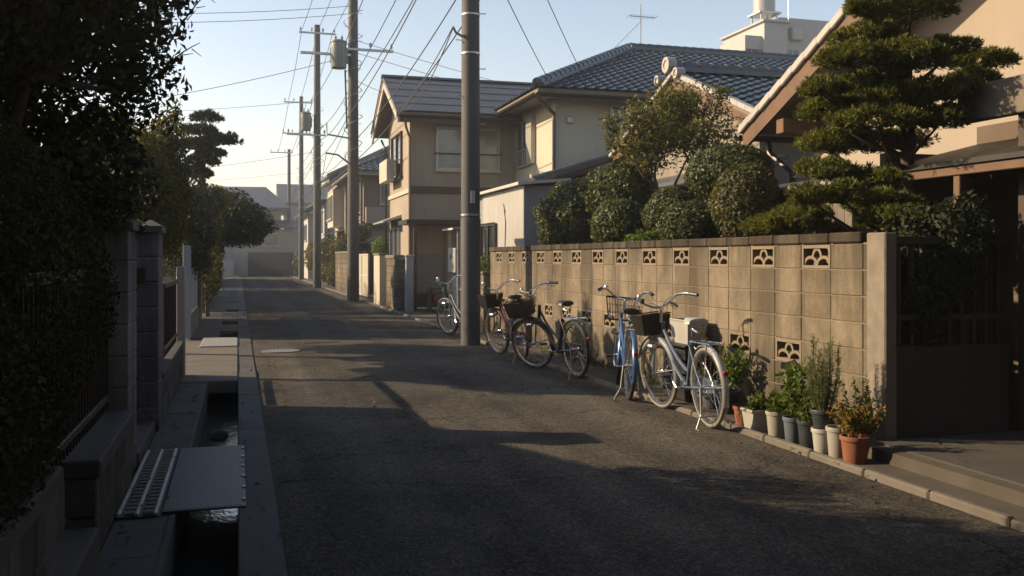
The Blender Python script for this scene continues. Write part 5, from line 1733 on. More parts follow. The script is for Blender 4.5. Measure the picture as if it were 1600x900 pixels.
# loose broadleaf garden tree
CL = [(5.61, 12.51, 3.45, 0.35, 0.28), (6.29, 12.86, 3.77, 0.43, 0.31), (6.78, 12.78, 3.7, 0.44, 0.33), (7.0, 12.54, 3.32, 0.31, 0.31), (5.51, 12.64, 3.09, 0.28, 0.26), (6.09, 12.78, 3.12, 0.46, 0.34), (6.41, 12.28, 3.17, 0.37, 0.28), (5.53, 13.42, 3.48, 0.18, 0.22), (5.57, 13.34, 3.2, 0.2, 0.18), (5.91, 12.91, 2.78, 0.25, 0.23), (6.86, 12.37, 3.86, 0.15, 0.13), (6.52, 13.11, 3.47, 0.49, 0.34)]
rng = np.random.default_rng(8)
t = thing("broadleaf_tree", "loose yellowish broadleaf tree with pale slender trunks above the wall", "tree", (6.2, 12.7, 0.1))
tr = MB()
forks = [((6.22, 12.77, 0.05), (6.20, 12.75, 2.35)), ((6.40, 12.8, 0.05), (6.78, 12.90, 2.75)), ((6.28, 12.72, 0.05), (6.02, 12.80, 2.45))]
for (a, b) in forks:
    tr.tube(curved(a, b, (0.03, 0, 0), 5), 0.05, 8, r1=0.03)
for i, (x, y, z, hw, hh) in enumerate(CL):
    src = min(forks, key=lambda q: (Vector(q[1]) - Vector((x, y, z - 0.4))).length)[1]
    tr.tube(curved(src, (x, y, z), (0.06 * math.sin(i), 0.05, -0.06), 5), 0.026, 6, r1=0.008)
    for k in range(9):
        d = sphere_dirs(1, rng)[0]
        tr.tube(curved((x, y, z - 0.1), (x + d[0] * hw * 1.05, y + d[1] * hw * 1.05, z + abs(d[2]) * hh), (0, 0, -0.04), 3), 0.009, 4, r1=0.003)
part("trunk", tr, BARKP, t, True)
ch = []
for i, (x, y, z, hw, hh) in enumerate(CL):
    nn = int(800 * (hw / 0.35) ** 2)
    if x > 6.6 and z < 3.75:
        nn = int(nn * 0.5)
    ch.append(blob((x, y, z), (hw * 1.02, hw * 1.02, hh * 1.0), nn, 0.080, 0.36, 0.7, 0.22, 1.4, rng))
crown("crown", ch, L_TREE, t)

# ------------------------------------------------------------------ left side: gate pillars, fences, hedges
PIL = blockmat("pillar_block", (0.24, 0.245, 0.255), 0.12)


def pillar(label, x0, x1, y0, y1, h, rows):
    t = thing("gate_pillar", label, "gate pillar", ((x0 + x1) / 2, (y0 + y1) / 2, 0), "block gate pillars on the left")
    rh = h / rows
    for k in range(rows):
        part("block", MB().cbox(x0, y0, k * rh + 0.004, x1, y1, (k + 1) * rh - 0.004, 0.008), PIL, t)
    part("mortar", MB().box(x0 + 0.008, y0 + 0.008, 0, x1 - 0.008, y1 - 0.008, h), MORTAR, t)
    e = 0.025
    cp = MB().prism([(x0 - e, y0 - e, h), (x1 + e, y0 - e, h), (x1 + e, y1 + e, h), (x0 - e, y1 + e, h)], (0, 0, 0.05))
    cp.add([(x0 - e, y0 - e, h + 0.0505), (x1 + e, y0 - e, h + 0.0505), (x1 + e, y1 + e, h + 0.0505), (x0 - e, y1 + e, h + 0.0505), (x0 + 0.06, y0 + 0.06, h + 0.10), (x1 - 0.06, y0 + 0.06, h + 0.10), (x1 - 0.06, y1 - 0.06, h + 0.10), (x0 + 0.06, y1 - 0.06, h + 0.10)],
           [(0, 1, 5, 4), (1, 2, 6, 5), (2, 3, 7, 6), (3, 0, 4, 7), (4, 5, 6, 7)])
    part("cap", cp, CONC, t)
    return t


p_ = pillar("nearer, wider gate pillar of grey blocks with bevelled cap on the left", -1.02, -0.66, 6.33, 6.80, 1.60, 8)
p_ = pillar("farther gate pillar of grey blocks with a letter slot, left of the gutter", -0.98, -0.62, 8.12, 8.52, 1.63, 8)
part("nameplate", MB().cbox(-0.84, 8.10, 1.22, -0.72, 8.119, 1.34, 0.003), BRONZE, p_)
t = thing("front_step", "concrete threshold step between the two gate pillars", "step", (-0.8, 7.5, 0))
part("slab", MB().cbox(-1.3, 6.81, -0.05, -0.645, 8.11, 0.10, 0.012), CONCD, t)


def bars(label, x, y0, y1, z0, z1, name="iron_gate", cat="gate", step=0.09):
    t = thing(name, label, cat, (x, (y0 + y1) / 2, z0))
    n = int((y1 - y0) / step)
    bm = MB().cbox(-0.008, -0.008, z0, 0.008, 0.008, z1 - 0.03, 0.002).mesh("bar", DKMETAL)
    for k in range(n + 1):
        place("bar", bm, t, (x, y0 + 0.03 + (y1 - y0 - 0.06) * k / n, 0))
    part("rail", MB().cbox(x - 0.02, y0, z1 - 0.03, x + 0.02, y1, z1 + 0.02, 0.004), DKMETAL, t)
    part("rail", MB().cbox(x - 0.016, y0, z0 + 0.06, x + 0.016, y1, z0 + 0.10, 0.004), DKMETAL, t)
    return t


bars("dark iron railing between the hedge and the nearer gate pillar", -0.78, 3.85, 6.30, 0.48, 1.34, "iron_railing", "railing")
bars("dark iron gate between the two block pillars", -0.86, 6.84, 8.08, 0.12, 1.30)
t = thing("low_front_wall", "low grey block wall under the railing at the left front", "wall", (-0.72, 5.2, 0))
lb = MB().cbox(-0.78, 0.004, 0.004, -0.64, 0.386, 0.186, 0.008).mesh("block", BLOCKG)
for (ya, n) in ((4.78, 4),):
    for k in range(n):
        for rr in range(2):
            place("block", lb, t, (0, ya + 0.389 * k, rr * 0.19))
part("coping", MB().cbox(-0.80, 4.76, 0.384, -0.62, 6.31, 0.47, 0.01), CONCD, t)
t = thing("hedge_wall", "low grey block wall with stepped coping below the near hedge", "wall", (-0.72, 2.8, 0))
for k in range(5):
    for rr in range(3):
        place("block", lb, t, (0.0, 1.85 + 0.389 * k, rr * 0.19))
part("coping", MB().cbox(-0.80, 1.83, 0.574, -0.62, 3.80, 0.65, 0.01), CONCD, t)
t = thing("side_step", "mossy concrete step in the gap of the left front wall", "step", (-0.8, 4.3, 0))
part("slab", MB().cbox(-1.4, 3.802, -0.05, -0.625, 4.758, 0.16, 0.012), CONCD, t)
# low wall + board fence beyond the pillars
t = thing("board_fence", "reddish brown board fence on a low wall beyond the gate pillars", "fence", (-0.7, 10, 0))
for k in range(8):
    for rr in range(2):
        place("block", lb, t, (0.02, 8.54 + 0.389 * k, rr * 0.19))
part("coping", MB().cbox(-0.77, 8.53, 0.384, -0.61, 11.66, 0.44, 0.008), CONCD, t)
fb = MB().cbox(-0.71, 0.003, 0.44, -0.69, 0.117, 1.16, 0.003).mesh("board", M("red_brown_board", (0.13, 0.065, 0.045), 0.75, var=0.25, bs=0.2, objrand=0.25))
for k in range(9):
    place("board", fb, t, (0, 8.56 + k * 0.124, 0))
part("rail", MB().cbox(-0.735, 8.55, 1.0, -0.712, 9.66, 1.06, 0.003), WOODD, t)
part("fence_post", MB().cbox(-0.70, 11.665, 0, -0.60, 11.77, 1.32, 0.008), ALU, t)
bars("thin wire railing on the low wall past the board fence", -0.70, 9.70, 11.64, 0.44, 1.15, "wire_railing", "railing", 0.13)
# pale blue panel wall across the driveway
t = thing("panel_fence", "pale blue panelled fence wall on the left beyond the driveway", "fence", (-0.9, 20, 0))
for k in range(5):
    part("panel", MB().cbox(-0.88, 17.5 + k * 1.06, 0.42, -0.83, 18.55 + k * 1.06, 1.58, 0.006), PALEB, t)
    part("base_block", MB().cbox(-0.90, 17.5 + k * 1.06, 0, -0.80, 18.55 + k * 1.06, 0.40, 0.008), CONC, t)
part("post", MB().cbox(-0.93, 17.36, 0, -0.80, 17.48, 1.64, 0.006), PALEB, t)
part("post", MB().cbox(-0.93, 22.82, 0, -0.80, 22.94, 1.64, 0.006), PALEB, t)


def leafy(name, label, cat, blobs, mat, seed, trunks=(), gz=0.0, asp=0.5, group=None, bark=None, lump=0.16):
    rng = np.random.default_rng(seed)
    t = thing(name, label, cat, (blobs[0][0][0], blobs[0][0][1], gz), group)
    m = MB()
    for (a, b, r0, r1) in trunks:
        m.tube(curved(a, b, (0.04 * math.sin(a[1] * 5), 0.03, 0), 6), r0, 8, r1=r1)
    for (c, r, n, L, sh) in blobs:
        if trunks:
            q = min(trunks, key=lambda s: (Vector(s[1]) - Vector(c)).length)
            m.tube(curved(q[1], c, (0.05, 0.04, -0.05), 4), q[3], 6, r1=0.006)
            for k in range(7):
                d = sphere_dirs(1, rng)[0]
                m.tube(curved(c, (c[0] + d[0] * r[0] * .9, c[1] + d[1] * r[1] * .9, c[2] + d[2] * r[2] * .9), (0, 0, 0.03), 3), 0.010, 4, r1=0.003)
    if m.v:
        part("trunk", m, bark or BARK, t, True)
    crown("crown", [blob(c, r, n, L, asp, sh, lump, 1.2, rng) for (c, r, n, L, sh) in blobs], mat, t)
    return t


# near rounded hedge
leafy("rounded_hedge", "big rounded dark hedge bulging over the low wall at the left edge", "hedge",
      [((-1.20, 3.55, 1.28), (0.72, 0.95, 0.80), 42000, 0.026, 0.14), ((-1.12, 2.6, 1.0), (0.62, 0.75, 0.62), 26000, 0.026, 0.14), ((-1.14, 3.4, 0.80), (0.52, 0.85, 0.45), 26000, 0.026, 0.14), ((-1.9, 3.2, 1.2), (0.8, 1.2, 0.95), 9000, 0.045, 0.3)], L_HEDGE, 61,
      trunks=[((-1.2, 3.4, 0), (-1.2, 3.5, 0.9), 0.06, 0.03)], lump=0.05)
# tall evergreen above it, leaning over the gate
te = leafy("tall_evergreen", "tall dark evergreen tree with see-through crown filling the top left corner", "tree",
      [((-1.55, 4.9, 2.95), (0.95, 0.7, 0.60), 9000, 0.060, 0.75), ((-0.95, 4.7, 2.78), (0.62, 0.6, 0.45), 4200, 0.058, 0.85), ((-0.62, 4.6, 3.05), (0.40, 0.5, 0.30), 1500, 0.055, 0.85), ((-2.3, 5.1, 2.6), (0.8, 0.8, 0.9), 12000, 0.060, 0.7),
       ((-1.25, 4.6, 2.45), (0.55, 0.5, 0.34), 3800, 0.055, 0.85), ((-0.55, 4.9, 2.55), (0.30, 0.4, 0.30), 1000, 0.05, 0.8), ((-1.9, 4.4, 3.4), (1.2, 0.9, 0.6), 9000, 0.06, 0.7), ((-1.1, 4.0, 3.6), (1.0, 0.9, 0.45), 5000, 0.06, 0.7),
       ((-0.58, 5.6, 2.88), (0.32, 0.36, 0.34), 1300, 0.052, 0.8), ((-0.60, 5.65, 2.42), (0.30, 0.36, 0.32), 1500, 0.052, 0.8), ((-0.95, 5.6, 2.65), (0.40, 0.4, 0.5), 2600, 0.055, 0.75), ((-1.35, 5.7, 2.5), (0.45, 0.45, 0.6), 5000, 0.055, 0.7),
       ((-1.6, 1.6, 4.4), (1.9, 1.8, 0.8), 9000, 0.10, 0.8), ((0.1, 0.2, 4.9), (1.7, 1.6, 0.6), 7000, 0.10, 0.8)],  # unseen crown clumps added overhead to darken the near road
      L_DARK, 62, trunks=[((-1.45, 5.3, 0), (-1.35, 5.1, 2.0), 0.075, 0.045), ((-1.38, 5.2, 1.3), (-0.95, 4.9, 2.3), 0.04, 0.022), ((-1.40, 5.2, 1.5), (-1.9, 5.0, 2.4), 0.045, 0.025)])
for k, (a, b) in enumerate((((-0.38, 5.6, 2.62), (-0.12, 5.45, 2.95)), ((-0.42, 5.55, 2.45), (-0.20, 5.4, 2.60)), ((-0.36, 5.6, 2.9), (-0.02, 5.5, 3.02)))):
    tw = MB().tube(curved(a, b, (0, 0, 0.02), 5), 0.006, 5, r1=0.002)
    for j in range(3):
        q = Vector(a).lerp(Vector(b), 0.4 + 0.2 * j)
        tw.tube([q, q + Vector((0.05, -0.01, 0.06 - 0.05 * j))], 0.003, 4, r1=0.0015)
    part("twig", tw, BARK, te)
leafy("dark_shrub", "dark leafy shrub behind the nearer gate pillar and railing", "shrub",
      [((-1.25, 5.55, 1.75), (0.55, 0.55, 0.55), 7000, 0.05, 0.4), ((-0.88, 5.9, 1.95), (0.36, 0.42, 0.42), 4500, 0.05, 0.5), ((-1.05, 5.5, 1.2), (0.35, 0.6, 0.4), 4000, 0.05, 0.4), ((-1.6, 5.8, 2.1), (0.6, 0.6, 0.6), 5000, 0.05, 0.4), ((-0.95, 6.9, 1.85), (0.40, 0.5, 0.40), 3500, 0.05, 0.5), ((-1.40, 7.55, 1.15), (0.42, 0.75, 0.62), 5000, 0.05, 0.5), ((-1.35, 8.7, 0.95), (0.45, 0.6, 0.55), 3500, 0.05, 0.5)], L_DARK, 63,
      trunks=[((-1.25, 5.7, 0), (-1.2, 5.6, 1.5), 0.05, 0.02)])
leafy("sunlit_privet", "backlit yellow-green privet tree at the left behind the fence", "tree",
      [((-1.15, 14.4, 2.30), (0.50, 0.7, 0.80), 12000, 0.075, 0.7), ((-1.0, 14.3, 3.0), (0.33, 0.5, 0.50), 3500, 0.07, 0.75), ((-1.5, 14.7, 2.4), (0.6, 0.7, 0.9), 12000, 0.08, 0.7), ((-1.05, 13.6, 1.95), (0.38, 0.6, 0.5), 6000, 0.07, 0.7), ((-0.85, 14.2, 3.45), (0.10, 0.16, 0.25), 240, 0.06, 0.9),
       ((-1.35, 12.6, 2.25), (0.55, 1.0, 0.78), 17000, 0.08, 0.7), ((-1.7, 13.4, 2.5), (0.7, 1.0, 0.8), 15000, 0.08, 0.7), ((-1.30, 11.8, 2.35), (0.45, 0.7, 0.55), 9000, 0.075, 0.75), ((-1.4, 15.9, 2.1), (0.5, 0.9, 0.8), 11000, 0.08, 0.7)], L_YELLOW, 64,
      trunks=[((-1.2, 14.5, 0), (-1.15, 14.4, 1.8), 0.06, 0.03), ((-1.3, 14.6, 0), (-1.45, 14.7, 2.0), 0.05, 0.025)])
# left-hand cloud-pruned pine
rng = np.random.default_rng(71)
t = thing("pruned_pine", "small cloud-pruned pine silhouetted against the sky on the left", "tree", (-0.85, 21.0, 0))
LP = [(-0.64, 21.0, 4.38, 0.30, 0.13), (-0.80, 21.0, 4.10, 0.34, 0.12), (-0.36, 20.95, 3.90, 0.36, 0.14), (-0.55, 21.0, 3.62, 0.30, 0.12), (-0.88, 21.1, 3.80, 0.35, 0.14), (-0.72, 21.05, 3.45, 0.35, 0.14), (-0.95, 21.2, 3.2, 0.45, 0.16)]
tr = MB().tube([(-0.9, 21.1, 0), (-0.82, 21.05, 1.5), (-0.7, 21.0, 2.8), (-0.78, 21.02, 3.4), (-0.62, 21.0, 3.9), (-0.66, 21.0, 4.3)], [0.12, 0.10, 0.08, 0.06, 0.05, 0.02], 8)
for (x, y, z, hw, hh) in LP:
    tr.tube(curved((-0.72, 21.02, z - 0.2), (x, y, z), (0, 0, -0.03), 4), 0.035, 6, r1=0.012)
part("trunk", tr, BARK, t, True)
crown("crown", [pad((x, y, z), hw, hh * 1.1, int(2200 * (hw / 0.3) ** 2), 0.10, rng, 0.2) for (x, y, z, hw, hh) in LP], L_DARK, t)
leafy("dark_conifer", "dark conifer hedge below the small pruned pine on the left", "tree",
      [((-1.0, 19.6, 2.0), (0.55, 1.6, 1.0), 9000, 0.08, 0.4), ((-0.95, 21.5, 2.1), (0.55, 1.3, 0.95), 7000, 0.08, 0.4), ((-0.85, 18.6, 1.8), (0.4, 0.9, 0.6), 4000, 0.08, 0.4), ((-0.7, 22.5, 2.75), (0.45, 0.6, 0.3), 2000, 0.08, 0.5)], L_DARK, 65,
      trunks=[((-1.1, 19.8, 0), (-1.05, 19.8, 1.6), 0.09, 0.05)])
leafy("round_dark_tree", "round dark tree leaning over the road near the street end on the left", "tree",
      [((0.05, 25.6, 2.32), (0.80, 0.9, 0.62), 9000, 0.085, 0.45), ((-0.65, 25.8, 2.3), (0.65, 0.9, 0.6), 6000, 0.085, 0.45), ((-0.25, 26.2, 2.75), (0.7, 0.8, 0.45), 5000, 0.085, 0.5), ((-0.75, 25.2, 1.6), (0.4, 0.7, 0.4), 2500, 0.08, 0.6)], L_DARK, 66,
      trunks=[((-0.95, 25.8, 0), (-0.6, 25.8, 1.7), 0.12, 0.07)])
leafy("yellow_shrub", "small yellow-lit shrub top beside the pruned pine on the left", "shrub",
      [((-0.45, 23.4, 2.85), (0.28, 0.4, 0.32), 1200, 0.08, 0.7), ((-0.75, 23.8, 2.3), (0.4, 0.6, 0.7), 2500, 0.08, 0.6), ((-0.6, 23.4, 1.2), (0.25, 0.8, 0.6), 1800, 0.07, 0.7)], L_YELLOW, 67, trunks=[((-0.7, 23.6, 0), (-0.7, 23.6, 1.8), 0.05, 0.02)])
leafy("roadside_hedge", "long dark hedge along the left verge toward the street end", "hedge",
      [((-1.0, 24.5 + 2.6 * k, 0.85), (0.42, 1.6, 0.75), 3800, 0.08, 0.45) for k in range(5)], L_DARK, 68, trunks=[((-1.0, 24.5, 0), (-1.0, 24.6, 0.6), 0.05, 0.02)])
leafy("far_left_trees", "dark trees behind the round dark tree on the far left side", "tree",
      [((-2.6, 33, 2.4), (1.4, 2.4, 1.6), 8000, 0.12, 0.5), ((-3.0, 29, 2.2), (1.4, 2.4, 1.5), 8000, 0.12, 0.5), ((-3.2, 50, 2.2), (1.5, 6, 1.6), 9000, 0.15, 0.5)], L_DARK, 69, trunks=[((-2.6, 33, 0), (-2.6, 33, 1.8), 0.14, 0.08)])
bars("thin dark rail fence along the left verge beyond the hedge", -0.85, 38, 46, 0.05, 1.1, "rail_fence", "fence", 0.25)
t = thing("garden_wall", "low pale garden wall on the far left near the end house", "wall", (-1.0, 55, 0))
part("wall", MB().cbox(-1.1, 46.5, 0, -0.95, 66, 1.25, 0.01), WHITEW, t)
part("coping", MB().cbox(-1.14, 46.45, 1.252, -0.91, 66.05, 1.32, 0.01), CONC, t)

# ------------------------------------------------------------------ right side beyond the block wall
t = thing("meter_stand", "metal frame stand with white meter box and small roof behind the thick pole", "meter stand", (4.35, 18.6, 0))
for (x, y) in ((4.20, 18.2), (4.20, 18.95), (4.75, 18.2), (4.75, 18.95)):
    part("leg", MB().cbox(x, y, 0, x + 0.05, y + 0.05, 1.98, 0.004), GALV, t)
part("roof", MB().prism([(4.08, 18.1, 1.98), (4.95, 18.1, 2.10), (4.95, 18.1, 2.14), (4.08, 18.1, 2.02)], (0, 1.0, 0)), WHITES, t)
mbx = part("meter_box", MB().cbox(4.16, 18.25, 1.12, 4.42, 18.9, 1.62, 0.015), WHITEP, t)
part("dial", MB().lathe([(0, -0.004), (0.05, -0.004), (0.05, 0.0), (0, 0.0)], 14, (4.158, 18.6, 1.45), 'x'), GLASS, mbx)
part("lower_cabinet", MB().cbox(4.25, 18.26, 0.15, 4.72, 18.9, 1.08, 0.012), PALEB, t)
t = thing("block_gatepost", "tan block gatepost with broad cap in front of the beige house", "gatepost", (4.1, 25.4, 0))
for k in range(7):
    part("block", MB().cbox(3.97, 24.6, k * 0.2 + 0.003, 4.27, 26.0, k * 0.2 + 0.197, 0.008), BLOCK, t)
part("cap", MB().cbox(3.94, 24.56, 1.402, 4.30, 26.04, 1.50, 0.015), CONC, t)
t = thing("steel_gatepost", "slim blue-grey gatepost right of the tan block gatepost", "gatepost", (4.33, 24.5, 0))
part("shaft", MB().cbox(4.24, 24.35, 0, 4.44, 24.6, 1.45, 0.01), PALEB, t)
part("cap", MB().cbox(4.22, 24.33, 1.452, 4.46, 24.62, 1.50, 0.01), GALV, t)
t = thing("pale_gatepost", "pale rendered gatepost left of the tan block gatepost", "gatepost", (4.1, 28, 0))
part("shaft", MB().cbox(3.98, 27.4, 0, 4.25, 28.6, 1.50, 0.012), CREAM, t)
part("cap", MB().cbox(3.95, 27.36, 1.502, 4.28, 28.64, 1.56, 0.012), CONC, t)
t = thing("slatted_gate", "pale two-leaf slatted gate beyond the pale gatepost", "gate", (4.15, 32.8, 0))
for k in range(2):
    y0 = 31.0 + k * 1.75
    lf = part("gate_leaf", MB().cbox(4.12, y0, 0.12, 4.17, y0 + 0.06, 1.56, 0.004).cbox(4.12, y0 + 1.62, 0.12, 4.17, y0 + 1.68, 1.56, 0.004).cbox(4.121, y0 + 0.06, 1.5, 4.169, y0 + 1.62, 1.56, 0.004).cbox(4.121, y0 + 0.06, 0.12, 4.169, y0 + 1.62, 0.18, 0.004).cbox(4.121, y0 + 0.06, 0.78, 4.169, y0 + 1.62, 0.84, 0.004), CREAM, t)
    for j in range(12):
        part("slat", MB().cbox(4.135, y0 + 0.075 + j * 0.128, 0.18, 4.155, y0 + 0.185 + j * 0.128, 1.5, 0.003), CREAM, lf)
t = thing("far_block_wall", "short sunlit cement block wall beside the transformer pole", "wall", (4.05, 38, 0))
for k in range(12):
    for rr in range(8):
        place("block", blk, t, (3.98, 35.5 + 0.4 * k, rr * 0.2))
part("coping", MB().cbox(3.96, 35.48, 1.602, 4.12, 40.32, 1.68, 0.01), CONC, t)
t = thing("storage_shelf", "dark shelf with boxes under the canopy of the beige house", "shelf", (5.2, 24.0, 0))
for z in (0.25, 0.6):
    part("shelf_board", MB().cbox(4.75, 23.7, z, 6.4, 24.2, z + 0.03, 0.004), WOODD, t)
for x in (4.76, 5.55, 6.34):
    part("upright", MB().cbox(x, 23.72, 0, x + 0.05, 24.18, 0.66, 0.004), WOODD, t)
for k, (x, w_, h_, m_) in enumerate(((4.85, 0.35, 0.2, TERRA), (5.25, 0.26, 0.22, DKP), (5.65, 0.4, 0.18, BLUEP))):
    tag(part("storage_box", MB().cbox(x, 23.76, 0.282, x + w_, 24.12, 0.282 + h_, 0.02), m_), ("terracotta", "black", "slate blue")[k] + " box on the shelf under the beige house canopy", "box")
t = thing("sawhorse", "teal folding trestle in front of the shelf under the canopy", "trestle", (5.3, 23.3, 0))
TEAL = M("teal_paint", (0.03, 0.16, 0.17), 0.5, var=0.15, bs=0.05)
for s in (0, 0.9):
    for q in (-0.25, 0.25):
        part("leg", MB().tube([(5.0 + s, 23.3, 0.72), (5.0 + s, 23.3 + q, 0.0)], 0.022, 6), TEAL, t)
part("beam", MB().cbox(4.92, 23.27, 0.70, 6.0, 23.33, 0.77, 0.008), TEAL, t)
GP = "shrubs along the right side of the street"
leafy("potted_shrub", "leafy shrub over the gate of the brown house", "shrub", [((4.9, 33.5, 1.8), (0.35, 0.6, 0.35), 1500, 0.09, 0.6)], L_POT, 81, [((4.9, 33.5, 0), (4.9, 33.5, 1.5), 0.04, 0.02)], group=GP)
leafy("box_shrub", "dark flat-topped clipped shrub above the short block wall", "shrub", [((4.55, 39.0, 1.95), (0.55, 1.6, 0.42), 4500, 0.09, 0.3), ((4.7, 37.6, 2.5), (0.45, 0.9, 0.35), 1600, 0.10, 0.7)], L_DARK, 82, [((4.6, 38.5, 0), (4.6, 38.6, 1.6), 0.06, 0.03)], group=GP)
leafy("street_shrub", "yellow-green bushy shrub between the transformer pole and the third pole", "shrub", [((4.35, 42.5, 1.7), (0.45, 0.9, 0.7), 2600, 0.10, 0.6), ((4.3, 43.5, 0.7), (0.4, 0.9, 0.6), 1800, 0.10, 0.6)], L_YELLOW, 83, [((4.4, 42.7, 0), (4.4, 42.7, 1.2), 0.05, 0.02)], group=GP)
leafy("street_shrub", "round green shrub just behind the third pole", "shrub", [((4.3, 48.0, 1.8), (0.55, 1.3, 0.7), 3500, 0.11, 0.5), ((4.25, 49.5, 0.7), (0.45, 1.4, 0.6), 2200, 0.11, 0.5)], L_SHRUB, 84, [((4.4, 48.2, 0), (4.4, 48.2, 1.2), 0.05, 0.02)], group=GP)
leafy("street_shrub", "yellowish shrub farther along by the fourth pole", "shrub", [((4.3, 56.5, 1.5), (0.5, 1.8, 0.8), 3000, 0.13, 0.5)], L_YELLOW, 85, [((4.4, 56.5, 0), (4.4, 56.5, 1.2), 0.05, 0.02)], group=GP)
leafy("street_shrub", "small hazy shrub at the corner before the end house", "shrub", [((4.6, 72.5, 1.2), (0.6, 1.2, 0.9), 2000, 0.14, 0.5)], L_SHRUB, 86, [((4.6, 72.5, 0), (4.6, 72.5, 0.8), 0.05, 0.02)], group=GP)
leafy("street_shrub", "dark plants at the kerb beside the transformer pole", "shrub", [((4.05, 33.9, 0.45), (0.16, 0.5, 0.35), 900, 0.08, 0.6), ((4.1, 41.5, 0.5), (0.25, 0.7, 0.4), 1200, 0.09, 0.6)], L_DARK, 87, [((4.1, 33.9, 0), (4.1, 33.9, 0.4), 0.03, 0.02)], group=GP)
leafy("entrance_shrub", "dark leafy shrub in the shade above the gate wall screen", "shrub", [((5.10, 5.98, 1.38), (0.42, 0.32, 0.42), 6500, 0.05, 0.6), ((4.92, 5.9, 1.08), (0.28, 0.24, 0.3), 2600, 0.05, 0.6), ((5.25, 5.85, 1.65), (0.3, 0.25, 0.25), 2200, 0.05, 0.6)], L_DARK, 88, [((5.15, 6.2, 0.1), (5.15, 6.2, 1.0), 0.03, 0.015)], 0.1)
leafy("veranda_ivy", "tangle of dark creeper on the low post at the end of the block wall", "shrub", [((4.52, 17.25, 1.32), (0.16, 0.28, 0.16), 900, 0.05, 0.7)], L_HERB, 89, [((4.52, 17.25, 1.16), (4.52, 17.25, 1.3), 0.01, 0.006)], 1.16)
# far background so that gaps between houses close with rooftops and trees
for k, (x, y, w_, d_, h_, lb) in enumerate(((14, 70, 9, 9, 6.0, "far grey-roofed house behind the small white house"), (8.5, 92, 9, 8, 6.5, "far hazy house right of the end house"), (-16, 90, 10, 8, 5.5, "far hazy house left of the end house"), (22, 46, 9, 9, 6.2, "grey-roofed house far behind the cream house"))):
    t = thing("far_house", lb, "house", (x, y, 0), "far houses")
    part("wall", MB().box(x - w_ / 2, y - d_ / 2, 0, x + w_ / 2, y + d_ / 2, h_), HZW, t)
    part("roof", MB().prism([(x - w_ / 2 - 0.5, y - d_ / 2 - 0.5, h_ - 0.05), (x - w_ / 2 - 0.5, y, h_ + 2), (x - w_ / 2 - 0.5, y + d_ / 2 + 0.5, h_ - 0.05)], (w_ + 1, 0, 0)), SLATE, t)
    window(t, '-Y', y - d_ / 2, x - 1, x + 0.8, h_ - 2, h_ - 0.8, 2, ALU, GLASSB)

# unseen tree added overhead to keep sky light off the near road
leafy("added_shade_tree", "unseen tree crown added high over the near road to darken it", "tree",
      [((-2.6, 2.0, 5.4), (1.8, 2.6, 1.1), 5200, 0.17, 0.85), ((-0.4, 1.0, 5.9), (1.9, 2.6, 1.1), 5200, 0.17, 0.85), ((1.8, 1.2, 5.8), (1.8, 2.6, 1.0), 4800, 0.17, 0.85), ((3.6, 0.6, 5.6), (1.6, 2.4, 0.9), 4200, 0.17, 0.85), ((0.6, -2.5, 6.0), (3.6, 2.2, 1.2), 6500, 0.17, 0.85), ((-3.0, -1.6, 5.6), (2.0, 2.4, 1.2), 4500, 0.17, 0.85), ((1.0, 3.4, 5.7), (2.4, 1.2, 0.7), 3800, 0.16, 0.85)], L_DARK, 72,
      trunks=[((-1.25, -0.9, 0), (-0.9, -0.5, 4.3), 0.2, 0.1)])
# fallen leaves along the kerbs, the gutter and the foot of the walls
rng = np.random.default_rng(93)
ch = []
for (x0, x1, y0, y1, n) in ((0.02, 0.5, 2.5, 24, 220), (3.3, 3.9, 4.2, 22, 260), (3.98, 4.46, 5.8, 18, 220), (-0.62, -0.38, 3, 11, 90), (4.3, 6, 3.5, 5.6, 50), (0.5, 3.3, 4, 20, 70)):
    p = np.stack([rng.uniform(x0, x1, n), rng.uniform(y0, y1, n), rng.uniform(0.022, 0.034, n)], 1)
    p[:, 2] += np.where(p[:, 0] > 4.29, 0.11, 0.0)
    sz = rng.uniform(0.025, 0.055, n)
    ch.append(leaf_verts(p, rng.normal(size=(n, 3)) * 0.25 + [0, 0, 1], sz, sz * 0.55, None, rng))
tag(crown("fallen_leaves", ch, leafmat("dry_leaf", (0.05, 0.03, 0.012), (0.15, 0.085, 0.03), 0.2, 0.7), None), "scattered dry leaves along the kerbs and the gutter", "leaves", kind='stuff')

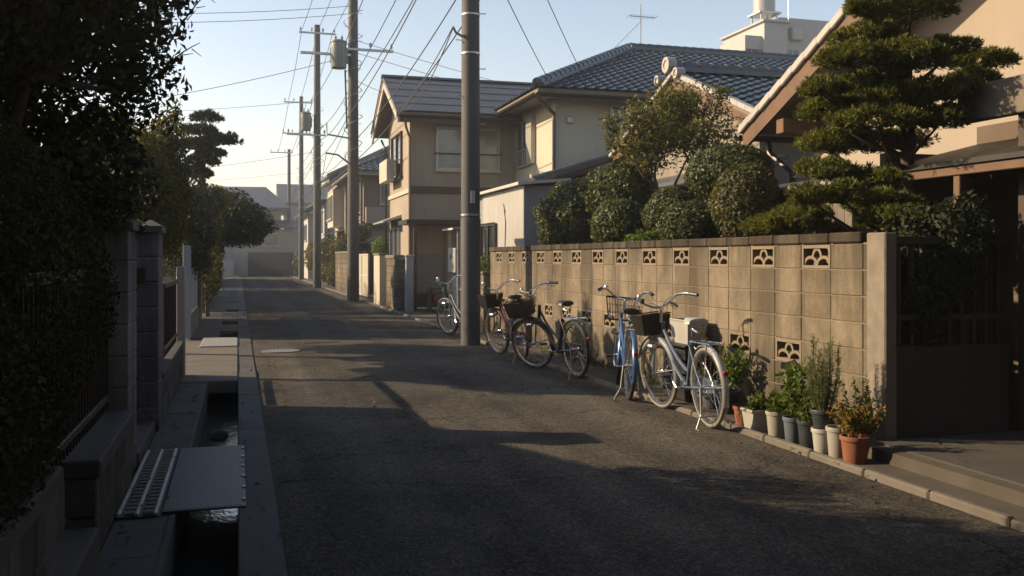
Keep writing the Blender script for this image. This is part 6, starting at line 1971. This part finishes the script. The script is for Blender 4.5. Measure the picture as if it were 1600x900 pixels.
# ------------------------------------------------------------------ hidden and unseen houses added to block sun and sky light
t = thing("added_left_house", "unseen low tiled house added left of the gate pillars to shade the near road", "house", (-7.5, 5.5, 0))
part("wall", MB().prism([(-4.3, 10.4, 0), (-4.3, 10.4, 2.55), (-4.3, 5.2, 3.95), (-4.3, 0.5, 2.55), (-4.3, 0.5, 0)], (-6.5, 0, 0)), WEATH, t)
part("roof", MB().prism([(-4.0, 10.9, 2.52), (-4.0, 5.2, 4.05), (-4.0, 0.0, 2.52), (-4.0, 0.0, 2.64), (-4.0, 5.2, 4.18), (-4.0, 10.9, 2.64)], (-7.1, 0, 0)), TILEG, t)  # unseen roof, shaped to cast the slanted shadow edge on the road
for (y0, y1, lb) in ((29, 44.2, "low tiled house added behind the round dark tree on the left to shade the road"), (49.5, 65, "low tiled house added near the far end on the left to shade the road")):
    t = thing("added_street_house", lb, "house", (-6, (y0 + y1) / 2, 0), "low houses added on the left to shade the road")  # mostly hidden, added to keep the road farther along in shade
    part("wall", MB().prism([(-3.1, y0 + 0.5, 0), (-9, y0 + 0.5, 0), (-9, y0 + 0.5, 2.9), (-6, y0 + 0.5, 4.2), (-3.1, y0 + 0.5, 2.9)], (0, y1 - y0 - 1, 0)), BEIGE, t)
    part("roof", MB().prism([(-2.5, y0, 2.85), (-6, y0, 4.3), (-9.5, y0, 2.85), (-9.5, y0, 2.97), (-6, y0, 4.44), (-2.5, y0, 2.97)], (0, y1 - y0, 0)), TILEG, t)
for k, (x0, x1, y0, y1, h_, lb) in enumerate(((-11, -1.6, -16, -1.5, 5.6, "unseen two-storey house added behind the viewer on the left to block sky light"), (5.6, 14, -16, 1.2, 5.8, "unseen two-storey house added behind the viewer on the right to block sky light"), (-4, 9, -32, -22, 6.0, "unseen house added across the street behind the viewer to block sky light"))):
    t = thing("added_street_house", lb, "house", ((x0 + x1) / 2, (y0 + y1) / 2, 0), "unseen houses added behind the viewer")  # unseen, added to cut sky light in the foreground
    part("wall", MB().box(x0, y0, 0, x1, y1, h_), BEIGE, t)
    xm = (x0 + x1) / 2
    part("roof", MB().prism([(x0 - 0.6, y0 - 0.5, h_ - 0.1), (xm, y0 - 0.5, h_ + 1.7), (x1 + 0.6, y0 - 0.5, h_ - 0.1)], (0, y1 - y0 + 1.0, 0)), TILEG, t)

# ------------------------------------------------------------------ haze
m = bpy.data.materials.new("haze_volume")
m.use_nodes = True
n_ = m.node_tree.nodes
n_.clear()
vo = n_.new("ShaderNodeVolumePrincipled")
vo.inputs["Color"].default_value = (0.86, 0.93, 1.0, 1)
vo.inputs["Density"].default_value = 0.0014
vo.inputs["Anisotropy"].default_value = 0.45
ou = n_.new("ShaderNodeOutputMaterial")
m.node_tree.links.new(vo.outputs[0], ou.inputs["Volume"])
hz = MB().box(-310, -70, -1.4, 310, 510, 23.5)
ho = part("haze", hz, m)
tag(ho, "thin pale morning haze over the whole street", "haze", kind='stuff')
